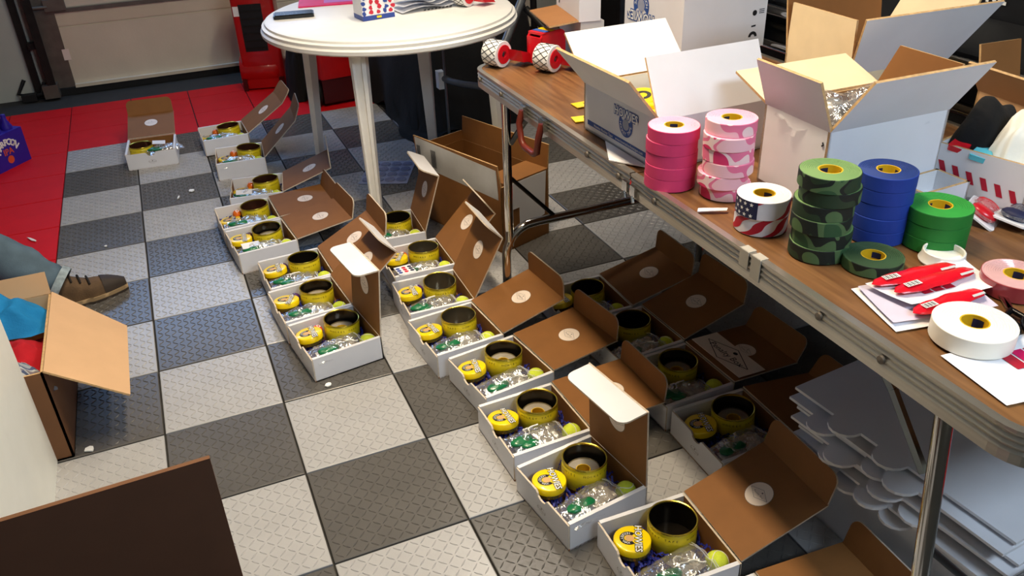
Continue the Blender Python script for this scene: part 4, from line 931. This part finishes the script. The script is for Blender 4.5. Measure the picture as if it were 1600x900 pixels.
# ------------------------------------------------------------------ brown carton and plastic sheet between the tables
cb = carton('brown_carton', 'brown carton with torn white label band, beside the folding table leg', 4.54, 5.29, -6.2, -4.67, 0, .82,
            {'-x': (.26, 84, 0, .02), '+x': (.3, 86, .0, .0), '+y': (.12, 85, .02, .02)}, KR, 20)
m = MB(); m.panel([(-.376, .74, .7), (-.376, -.72, .66), (-.4, -.72, 1.02), (-.402, .74, 1.07)], .006, 0, 0, 0); m.build('label_band', 'grey_card', cb, weld=False)
m = MB()
for k in range(14): y = .7 - .012 * k - (.2 if k > 5 else 0); m.face([(-.406, y, .76), (-.406, y - .006 - .003 * (k % 2), .76), (-.412, y - .006 - .003 * (k % 2), .98), (-.412, y, .98)])
m.build('barcode', 'ink', cb, weld=False)
m = MB(); m.panel([(-.3, -.767, .84), (.375, -.767, .84), (.375, -.4, .835), (-.3, -.4, .83)], .014, 0, 0, 0); m.build('flap', KR, cb, weld=False)
m = MB(); m.panel([(-.1, -.77, .2), (.3, -.77, .28), (.33, -.77, .82), (-.26, -.77, .82), (-.26, -.77, .5), (-.1, -.77, .5)], .006, 0, 0, 0); m.build('shipping_label', 'white_card', cb, weld=False)
e = tag(empty('plastic_sheet', (4.3, -3.25, .006), rad(-26)), 'clear plastic sheet with round wells on the floor under the round table', 'sheet')
m = MB(); m.box(-.34, .34, -.42, .42, 0, .006); m.build('sheet', 'clear_sheet', e)
for i in range(4):
    for j in range(4):
        m = MB(); m.lathe([(.075, .008), (.068, .02), (.001, .02)], 18, (-.24 + .16 * i, -.29 + .19 * j, 0)); m.build('well', 'clear_dot', e, smooth=30)

# ------------------------------------------------------------------ left edge: person's leg, clothes carton, cabinet, carton flap
def skin(name, verts, edges, mt, parent=None, sub=2, root=0):
    me = bpy.data.meshes.new(name); me.from_pydata([tuple(Vector(v[:3]) * T) for v in verts], edges, [])
    o = bpy.data.objects.new(name, me); COL.objects.link(o); o.parent = parent
    md = o.modifiers.new('skin', 'SKIN'); md.use_smooth_shade = True
    for i, v in enumerate(verts):
        r = v[3]; sv = me.skin_vertices[0].data[i]; sv.radius = ((r if not isinstance(r, tuple) else r[0]) * T, (r if not isinstance(r, tuple) else r[1]) * T); sv.use_root = i == root
    sb_ = o.modifiers.new('sub', 'SUBSURF'); sb_.levels = sub; sb_.render_levels = sub
    dg = bpy.context.evaluated_depsgraph_get(); ev = o.evaluated_get(dg); nm = bpy.data.meshes.new_from_object(ev)
    o.modifiers.clear(); o.data = nm; nm.name = name; nm.materials.clear(); nm.materials.append(M[mt])
    nm.polygons.foreach_set('use_smooth', [True] * len(nm.polygons)); return o
pe = tag(empty('person', (-2.3, -5.35, 0)), 'seated person in jeans and brown hiking shoes reaching in from the left edge', 'person')
PO = Vector((2.3, 5.35, 0))
def pv(L): return [((x + 2.3), (y + 5.35), z, r) for x, y, z, r in L]
# body (skin) : pelvis, spine, neck, head, arms, legs in one mesh
V = pv([(-2.3, -5.35, 1.25, .3), (-2.28, -5.35, 1.9, .27), (-2.25, -5.35, 2.5, .33), (-2.23, -5.35, 2.9, .2), (-2.2, -5.35, 3.1, .13), (-2.15, -5.35, 3.4, .24), (-2.12, -5.35, 3.65, .2),
        (-2.2, -4.8, 2.72, .16), (-1.95, -4.6, 2.0, .12), (-1.5, -4.75, 1.6, .09), (-2.2, -5.9, 2.72, .16), (-1.95, -6.1, 2.0, .12), (-1.5, -6.0, 1.6, .09),
        (-2.0, -5.1, 1.2, .24), (-1.05, -5.05, 1.3, .17), (-.3, -5.16, .62, .13), (.22, -5.26, .2, .09),
        (-2.0, -5.6, 1.2, .24), (-1.2, -5.75, 1.4, .17), (-1.1, -5.8, .7, .13), (-1.05, -5.8, .15, .09)])
E_ = [(0, 1), (1, 2), (2, 3), (3, 4), (4, 5), (5, 6), (2, 7), (7, 8), (8, 9), (2, 10), (10, 11), (11, 12), (0, 13), (13, 14), (14, 15), (15, 16), (0, 17), (17, 18), (18, 19), (19, 20)]
body = skin('body', V, E_, 'skin', pe)
for s, wr in ((1, (-1.5, -4.75, 1.6)), (-1, (-1.5, -6.0, 1.6))):
    V = pv([(wr[0], wr[1], wr[2], .085), (wr[0] + .22, wr[1] - .03 * s, wr[2] - .08, (.1, .05))]); E2 = [(0, 1)]
    for f in range(4):
        yy = wr[1] + (-.09 + .06 * f) * s; n = len(V); ln = [.15, .18, .17, .13][f]
        V += pv([(wr[0] + .32, yy, wr[2] - .12, .032), (wr[0] + .32 + ln * .6, yy, wr[2] - .18, .03), (wr[0] + .3 + ln, yy, wr[2] - .28, .026)]); E2 += [(1, n), (n, n + 1), (n + 1, n + 2)]
    n = len(V); V += pv([(wr[0] + .15, wr[1] - .13 * s, wr[2] - .07, .035), (wr[0] + .26, wr[1] - .2 * s, wr[2] - .14, .03)]); E2 += [(0, n), (n, n + 1)]
    skin('hand', V, E2, 'skin', body, 1)
skin('shirt', pv([(-2.3, -5.35, 1.35, .38), (-2.28, -5.35, 1.9, .36), (-2.25, -5.35, 2.5, .4), (-2.23, -5.35, 2.88, .24), (-2.2, -4.78, 2.72, .22), (-1.97, -4.61, 2.1, .18), (-2.2, -5.92, 2.72, .22), (-1.97, -6.09, 2.1, .18)]), [(0, 1), (1, 2), (2, 3), (2, 4), (4, 5), (2, 6), (6, 7)], 'shirt', pe)
m = MB(); m.ball((-2.17 + 2.3, 0, 3.62), .25, 20, 0, (1, .92, .9)); m.build('hair', 'hair', pe, smooth=80)
for s in (-1, 1):
    m = MB(); m.ball((.365, .085 * s, 3.45), .028, 10); m.build('eye', 'ink', body, smooth=80)
    m = MB(); m.ball((.12, .24 * s, 3.42), .05, 10, 0, (1, .5, 1.3)); m.build('ear', 'skin', body, smooth=80)
m = MB(); m.ball((.4, 0, 3.37), .045, 10, 0, (1, .7, 1.2)); m.build('nose', 'skin', body, smooth=80)
m = MB(); m.ball((.36, 0, 3.25), .06, 10, 0, (.5, 1, .25)); m.build('mouth', 'roll_red', body, smooth=80)
jn = skin('jeans', pv([(-2.3, -5.35, 1.28, .4), (-2.0, -5.1, 1.2, .34), (-1.2, -5.05, 1.36, .3), (-.85, -5.07, 1.15, .29), (-.4, -5.14, .72, .255), (-.14, -5.2, .5, .235), (.06, -5.25, .35, .205), (.16, -5.28, .27, .195), (-2.0, -5.6, 1.2, .34), (-1.25, -5.75, 1.42, .29), (-1.12, -5.8, .75, .24), (-1.06, -5.8, .25, .19)]),
          [(0, 1), (1, 2), (2, 3), (3, 4), (4, 5), (5, 6), (6, 7), (0, 8), (8, 9), (9, 10), (10, 11)], 'jeans', pe)
for v in jn.data.vertices:
    c = v.co / T; k = noise.noise((c.x * 5, c.y * 5, c.z * 5)) * .035 + noise.noise((c.x * 12, c.y * 12, c.z * 4)) * .014; v.co += v.normal * k * T
m = MB(); d = Vector((.3, -.07, -.2)).normalized()
A = Matrix.Translation((.165 + 2.3, -5.28 + 5.35, .265)) @ d.to_track_quat('Z', 'Y').to_matrix().to_4x4()
m.lathe([(.19, -.05), (.205, -.05), (.21, .03), (.185, .03)], 20, M4=A); m.build('hem', 'jeans_hem', jn, smooth=60)
def shoe(ox, oy, rz):
    s = empty('shoe', (ox + 2.3, oy + 5.35, 0), rz); s.parent = pe; n = 14
    W_ = lambda u: .15 * (math.sin(PI * (.1 + .86 * u)) ** .5) * (1.05 if u > .55 else .92)
    def sec(u, a, zt, grow=1): return ((u - .25) * .9, W_(u) * grow * math.cos(a), zt)
    top = lambda u: .4 - .04 * u if u < .28 else (.39 - (u - .28) * .5 if u < .62 else .22 - .1 * ((u - .62) / .38) ** 2)
    m = MB(); m.grid(20, 14, lambda u, v: ((u - .25) * .9, W_(u) * math.cos(PI * v), .055 + (top(u) - .055) * math.sin(PI * v) ** .55)); m.build('upper', 'shoe_brown', s, smooth=60)
    m = MB()
    for a, b, mi in ((0, .03, 0), (.03, .07, 1)):
        m.grid(24, 1, lambda u, v: ((u - .25) * .92, W_(u) * 1.09, a + (b - a) * v), mi); m.grid(24, 1, lambda u, v: ((u - .25) * .92, -W_(u) * 1.09, a + (b - a) * v), mi)
    m.grid(20, 2, lambda u, v: ((u - .25) * .92, W_(u) * 1.09 * (2 * v - 1), .07), 1); m.grid(20, 2, lambda u, v: ((u - .25) * .92, W_(u) * 1.09 * (2 * v - 1), .0), 0)
    m.build('sole', ['shoe_dark', 'shoe_sole'], s, smooth=40)
    m = MB(); m.grid(8, 12, lambda u, v: ((.74 + .26 * u - .25) * .91, W_(.74 + .26 * u) * 1.03 * math.cos(PI * v), .06 + (top(.74 + .26 * u) - .05) * math.sin(PI * v) ** .55)); m.build('toe_cap', 'shoe_dark', s, smooth=60)
    for k in range(4):
        u = .34 + .09 * k; m = MB(); m.tube([((u - .25) * .9, W_(u) * math.cos(PI * (.25 + .5 * q / 8)), .062 + (top(u) - .04) * math.sin(PI * (.25 + .5 * q / 8)) ** .55) for q in range(9)], .011, 6); m.build('lace', 'lace', s, smooth=60)
    return s
shoe(.1, -5.26, rad(12)); shoe(-1.02, -5.8, rad(0))
m = MB(); m.lathe([(.001, 0), (.42, 0), (.38, .78), (.001, .78)], 20); tag(m.build('low_stool', 'black', None, (-2.4, -5.35, 0), smooth=30), 'low black stool under the seated person', 'stool')
cc = carton('clothes_carton', 'brown carton packed with clothes at the left picture edge', -1.0, .3, -7.98, -6.63, 0, .848, {'+x': (.665, -37, .0, .2), '+y': (.2, 75, 0, 0)}, ['kraft_light', 'kraft_light', 'kraft_edge'], 0)
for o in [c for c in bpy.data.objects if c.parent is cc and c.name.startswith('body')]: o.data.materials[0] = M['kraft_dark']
m = MB(); m.box(.648, .651, -.5, .5, .7, .846); m.build('tape_seam', 'kraft_edge', cc)
cloth('blue_shirt', 'bright blue shirt on top of the clothes carton', 'shirt', (-.16, -6.9, .74), .46, .27, .26, 4, 'blue_cloth', (0, .1, .25), 3, 28, .3)
m = MB(); m.text('S', RZ(.3) @ MX(0, 0, 0), .3, 0, .01); o = m.build('printed_letter', 'white_print', None, (-.3, -6.85, 1.06), (.2, .2, 0), weld=False); o.parent = bpy.data.objects['blue_shirt']; o.location = Vector((-.22, .02, .3)) * T; o.rotation_euler = (.2, -.2, .2)
cloth('red_shirt', 'dark red shirt in the middle of the clothes carton', 'shirt', (-.1, -7.3, .6), .36, .3, .2, 9, 'red_cloth', (0, 0, .1), 3, 28, .4)
cloth('plaid_shirt', 'grey plaid shirt in the near corner of the clothes carton', 'shirt', (.04, -7.72, .58), .22, .22, .24, 14, 'plaid', (0, 0, .4), 3, 24, .4)
cloth('black_coat', 'black coat bundled behind the clothes carton', 'coat', (-.5, -6.2, .02), .5, .24, .5, 21, 'black_cloth', (0, 0, .2), 3, 24, .4)
e = tag(empty('white_cabinet', (-.75, -9.03, 0)), 'plain white cabinet side at the left picture edge', 'cabinet')
m = MB(); m.box(-.92, .92, -1.05, 1.05, .0, 2.7); m.build('body', 'appliance', e)
m = MB(); m.box(-.92, .92, -1.07, 1.05, 2.7, 2.78); m.build('top', 'appliance', e)
m = MB(); m.box(-.9, .9, -1.08, -1.05, .05, 2.65); d_ = m.build('door', 'appliance', e)
m = MB(); m.box(.7, .76, -1.14, -1.08, 1.3, 1.8); m.build('handle', 'chrome', d_)
fc = carton('shaded_carton', 'shade-coloured brown carton with one flap raised, at the lower left corner', -.6, 1.5, -12.6, -10.9, 0, 1.0, {'+y': (.86, 88, 0, 0), '-x': (.7, -70, 0, 0)}, ['carton_shaded', 'carton_shaded', 'kraft_dark'], 2, t=.03)
# beer carton and red box at the far left
e = tag(empty('beer_carton', (-.93, -.2, 0), rad(-38)), 'blue bottle carton with white arched lettering on the red floor', 'carton')
m = MB(); m.box(-.26, .26, -.36, .36, 0, .52); m.build('body', 'beer_blue', e)
m = MB(); m.panel([(-.02, -.34, .5), (.02, -.34, .5), (.02, -.2, .74), (-.02, -.2, .74)], .02, 0, 0, 0); m.box(-.02, .02, -.3, .3, .5, .66); m.build('carry_handle', 'beer_blue', e)
for k in range(6):
    m = MB(); m.lathe([(.08, .52), (.08, .56), (.035, .66), (.035, .74), (.001, .75)], 14, (-.13 + .26 * (k % 2), -.23 + .23 * (k // 2), 0)); m.build('bottle', 'beer_blue', e, smooth=50)
A = MX(.2615, 0, .24) @ RZ(PI / 2) @ RX(PI / 2)
m = MB(); m.arc_text('HARPOON', A @ MX(0, -.05, 0), .2, rad(155), rad(25), .13, 0, False, .006); m.build('arched_lettering', 'white_print', e, weld=False)
m = MB(); m.text('IPA', A @ MX(0, .01, 0), .13, 0, .003); m.build('lettering', 'orange_print', e, weld=False)
m = MB(); m.disc((0, -.11, .0005), .06, 14); m.v = [tuple(A @ Vector(v)) for v in m.v]; m.build('badge', 'orange_print', e, weld=False)
e = tag(empty('red_tool_chest', (-1.55, 1.1, 0), rad(4)), 'red chest with a tan edge at the far left picture edge', 'chest')
m = MB(); m.box(-.45, .4, -.5, 1.2, 0, .95); m.build('body', 'tile_red', e)
m = MB(); m.box(.4, .46, .9, 1.25, .25, 1.0); m.build('edge_board', 'cream_card', e)
m = MB(); m.box(.4, .405, -.4, .85, .55, .68); m.build('label', 'cream_card', e)
for z in (.1, .75):
    m = MB(); m.box(.4, .42, -.4, .8, z, z + .12); m.build('drawer', 'machine_red', e)

# ------------------------------------------------------------------ machines by the garage door
e = tag(empty('shop_heater', (3.42, 2.15, 0), rad(-14)), 'tall red machine with a dark side vent by the garage door', 'machine')
m = MB(); P = rrect(-.33, .42, -.32, .32, .06, 4); m.panel([(x, y, 1.75) for x, y in P], 1.72, 0, 0, 0); m.build('housing', 'machine_red', e, smooth=30)
m = MB(); m.box(-.2, .2, -.335, -.315, .72, 1.55); m.build('vent', 'black', e)
for k in range(6): m = MB(); m.box(-.19, .19, -.345, -.33, .76 + .13 * k, .79 + .13 * k); m.build('louvre', 'dark_steel', e)
m = MB(); m.box(-.3, -.16, -.326, -.32, 1.35, 1.52); m.build('label', 'white_print', e)
m = MB(); m.lathe([(.001, -.36), (.26, -.36), (.3, -.3), (.3, .3), (.26, .36), (.001, .36)], 24, (-.02, -.05, .32), M4=RY(PI / 2)); m.build('tank', 'machine_red', e, smooth=40)
m = MB(); m.lathe([(.001, 0), (.36, 0), (.36, .06), (.3, .12), (.001, .14)], 24, (.05, 0, 1.75)); m.build('cap', 'black', e, smooth=40)
for xa, xb in ((-.36, -.28), (.3, .4)): m = MB(); m.box(xa, xb, -.36, -.2, .0, .22); m.build('foot', 'dark_red', e)
e = tag(empty('red_generator', (4.5, .6, 0), rad(6)), 'low red engine unit with a label behind the round table', 'machine')
m = MB(); P = rrect(-.42, .42, -.4, .4, .08, 4); m.panel([(x, y, 1.1) for x, y in P], .62, 0, 0, 0); m.build('housing', 'machine_red', e, smooth=30)
m = MB(); m.box(-.4, .4, -.38, .38, .06, .48); m.build('engine', 'dark_red', e)
m = MB(); m.box(.12, .34, -.41, -.4, .62, .84); m.build('label', 'cream_card', e)
m = MB(); m.text('350', MX(.23, -.4115, .69) @ RX(PI / 2), .07); m.build('label_print', 'ink', e, weld=False)
m = MB(); m.tube([(0, -.42, .98), (0, -.5, .98), (.22, -.5, .98), (.22, -.42, .98)], .03, 8); m.build('grip', 'machine_red', e, smooth=60)
for s in (-1, 1):
    m = MB(); m.lathe([(.001, -.08), (.2, -.08), (.24, -.04), (.24, .04), (.2, .08), (.001, .08)], 24, (.5 * s, -.2, .24), M4=RY(PI / 2)); m.build('wheel', 'rubber', e, smooth=40)
# added black fillers, then things stored along the right side
def dark_heap(name, label, c, rx, ry, h, seed, cat, mt='black_cloth'): return cloth(name, label, cat, c, rx, ry, h, seed, mt, (0, 0, 0), 3, 26, .25)
dark_heap('black_filler', 'added black shape filling the dark behind the round table', (3.9, 1.1, .01), .24, .42, 1.2, 31, 'machine')  # added black shape that fills the dark gap behind the round table
dark_heap('black_filler_heap', 'wide black heap added to fill the dark behind both tables', (6.4, -.1, .01), 1.42, 2.1, 3.4, 35, 'filler')  # made-up black mass standing in for the darkness behind both tables
e = tag(empty('folding_cart', (6.05, -1.55, 0)), 'grey tube frame with a curved bar behind the round table', 'cart')
P = [(5.48, -2.45, 1.0), (5.55, -2.65, .98), (5.68, -2.85, .97), (5.85, -3.05, .97), (6.1, -3.2, .98)]
m = MB(); m.tube(P, .05, 10); m.build('curved_bar', 'grey_tube', e, (-6.05, 1.55, 0), smooth=60)
m = MB(); m.box(5.4, 5.5, -2.5, -2.36, .84, 1.1); m.build('bracket', 'white_plastic', e, (-6.05, 1.55, 0))
for x, y in ((5.5, -2.5), (6.1, -3.2)):
    m = MB(); m.tube([(x, y, .0), (x, y, 1.5)], .02, 8); m.build('post', 'grey_tube', e, (-6.05, 1.55, 0), smooth=60)
e = tag(empty('tube_frame', (6.6, -2.6, 0)), 'slanted grey tube frame beside the round table edge', 'frame')
m = MB(); m.tube([(6.05, -3.4, 1.5), (6.75, -2.7, 2.15), (6.95, -2.5, 2.45)], .06, 10); m.build('slanted_tube', 'grey_tube', e, (-6.6, 2.6, 0), smooth=60)
m = MB(); m.tube([(6.75, -2.7, 1.9), (7.0, -3.2, 1.5)], .05, 10); m.build('cross_tube', 'dark_steel', e, (-6.6, 2.6, 0), smooth=60)
for x, y, z in ((6.05, -3.4, 1.52), (6.95, -2.5, 2.45)):
    m = MB(); m.tube([(x, y, z), (x + .1, y + .1, 0)], .05, 10); m.build('post', 'dark_steel', e, (-6.6, 2.6, 0), smooth=60)
e = tag(empty('chrome_rail_rack', (7.5, -7.5, 0)), 'black rack with two chrome rails behind the folding table', 'rack')
for x, z in ((7.12, 2.42), (7.16, 2.72)):
    m = MB(); m.tube([(x, -12.2, z), (x, -4.6, z)], .05, 14); m.build('rail', 'chrome', e, (-7.5, 7.5, 0), smooth=60)
m = MB(); m.box(7.24, 8.3, -12.2, -4.6, .1, 2.78); m.build('panel', 'black', e, (-7.5, 7.5, 0))
m = MB(); m.box(7.2, 7.23, -12.2, -4.6, 2.55, 2.6); m.build('trim_strip', 'dark_steel', e, (-7.5, 7.5, 0))
e = tag(empty('black_banner', (8.6, -9, 0)), 'tall black sheet with pale lettering behind the cartons', 'banner')
m = MB(); m.box(8.35, 8.5, -13, -2, .1, 6.0); m.build('sheet', 'black', e, (-8.6, 9, 0))
m = MB(); m.text('OKE', MX(8.34, -8.99, 2.955) @ RZ(-PI / 2) @ RX(PI / 2), .18, 0, .006); m.build('lettering', 'white_print', e, (-8.6, 9, 0), weld=False)

# ------------------------------------------------------------------ flat white box blanks stacked under the table
wc = carton('blank_carton', 'white carton carrying the flat box blanks under the table', 5.3, 6.75, -12.25, -10.75, 0, .62, {}, ['white_card', 'white_card', 'white_card'], 2)
for k in range(7):
    z = .63 + .06 * k; rr = random.Random(k + 50); x0, x1, y0, y1 = -.6, .85, -.85, .75; P = [(x0, y1, 0)]
    for c_ in ((.3, -.05), (.05,), (.42, -.2))[k % 3]:
        for q in range(9): a = PI / 2 + PI * q / 8; P.append((x0 + .13 * math.cos(a), c_ + .11 * math.sin(a), 0))
    P += [(x0, y0, 0), (x1, y0, 0), (x1, y1, 0)]
    m = MB(); m.panel(P, .02, 0, 0, 0); o = m.build('flat_box_blank', 'white_card', None, (5.8 + .03 * (-1) ** k, -11.45 - .022 * (6 - k), z + .02), (rr.uniform(-.01, .01), rr.uniform(-.01, .01), rad(6) + rr.uniform(-.05, .05)), weld=False)
    tag(o, 'flat white box blank, %s of the stack under the table' % (['bottom', 'second', 'third', 'fourth', 'fifth', 'sixth', 'topmost'][k]), 'box blank', 'flat box blanks')
# ------------------------------------------------------------------ scraps on the floor
for i, (x, y, s, lb) in enumerate(((1.66, -2.62, .045, 'white paper scrap on the dark tile before the lone box'), (1.48, -2.78, .04, 'thin paper shred beside the scrap before the lone box'), (-.3, -3.3, .06, 'pale shred on the red floor above the jeans leg'), (.55, -3.93, .02, 'tiny white speck on the dark tile by the red floor'), (2.42, -7.93, .035, 'white crumb on the floor before the upright left-row lid'), (.42, -7.95, .04, 'white crumb on the floor by the clothes carton'))):
    m = MB(); n = 7; rr = random.Random(i); m.panel([(s * rr.uniform(.6, 1.2) * math.cos(2 * PI * k / n) * (1.6 if i in (1, 2) else 1), s * rr.uniform(.6, 1.2) * math.sin(2 * PI * k / n) * (.35 if i in (1, 2) else 1), .012) for k in range(n)], .01, 0, 0, 0)
    tag(m.build('floor_scrap', 'white_print', None, (x, y, .008), (0, 0, rr.uniform(0, 3)), weld=False), lb, 'scrap')
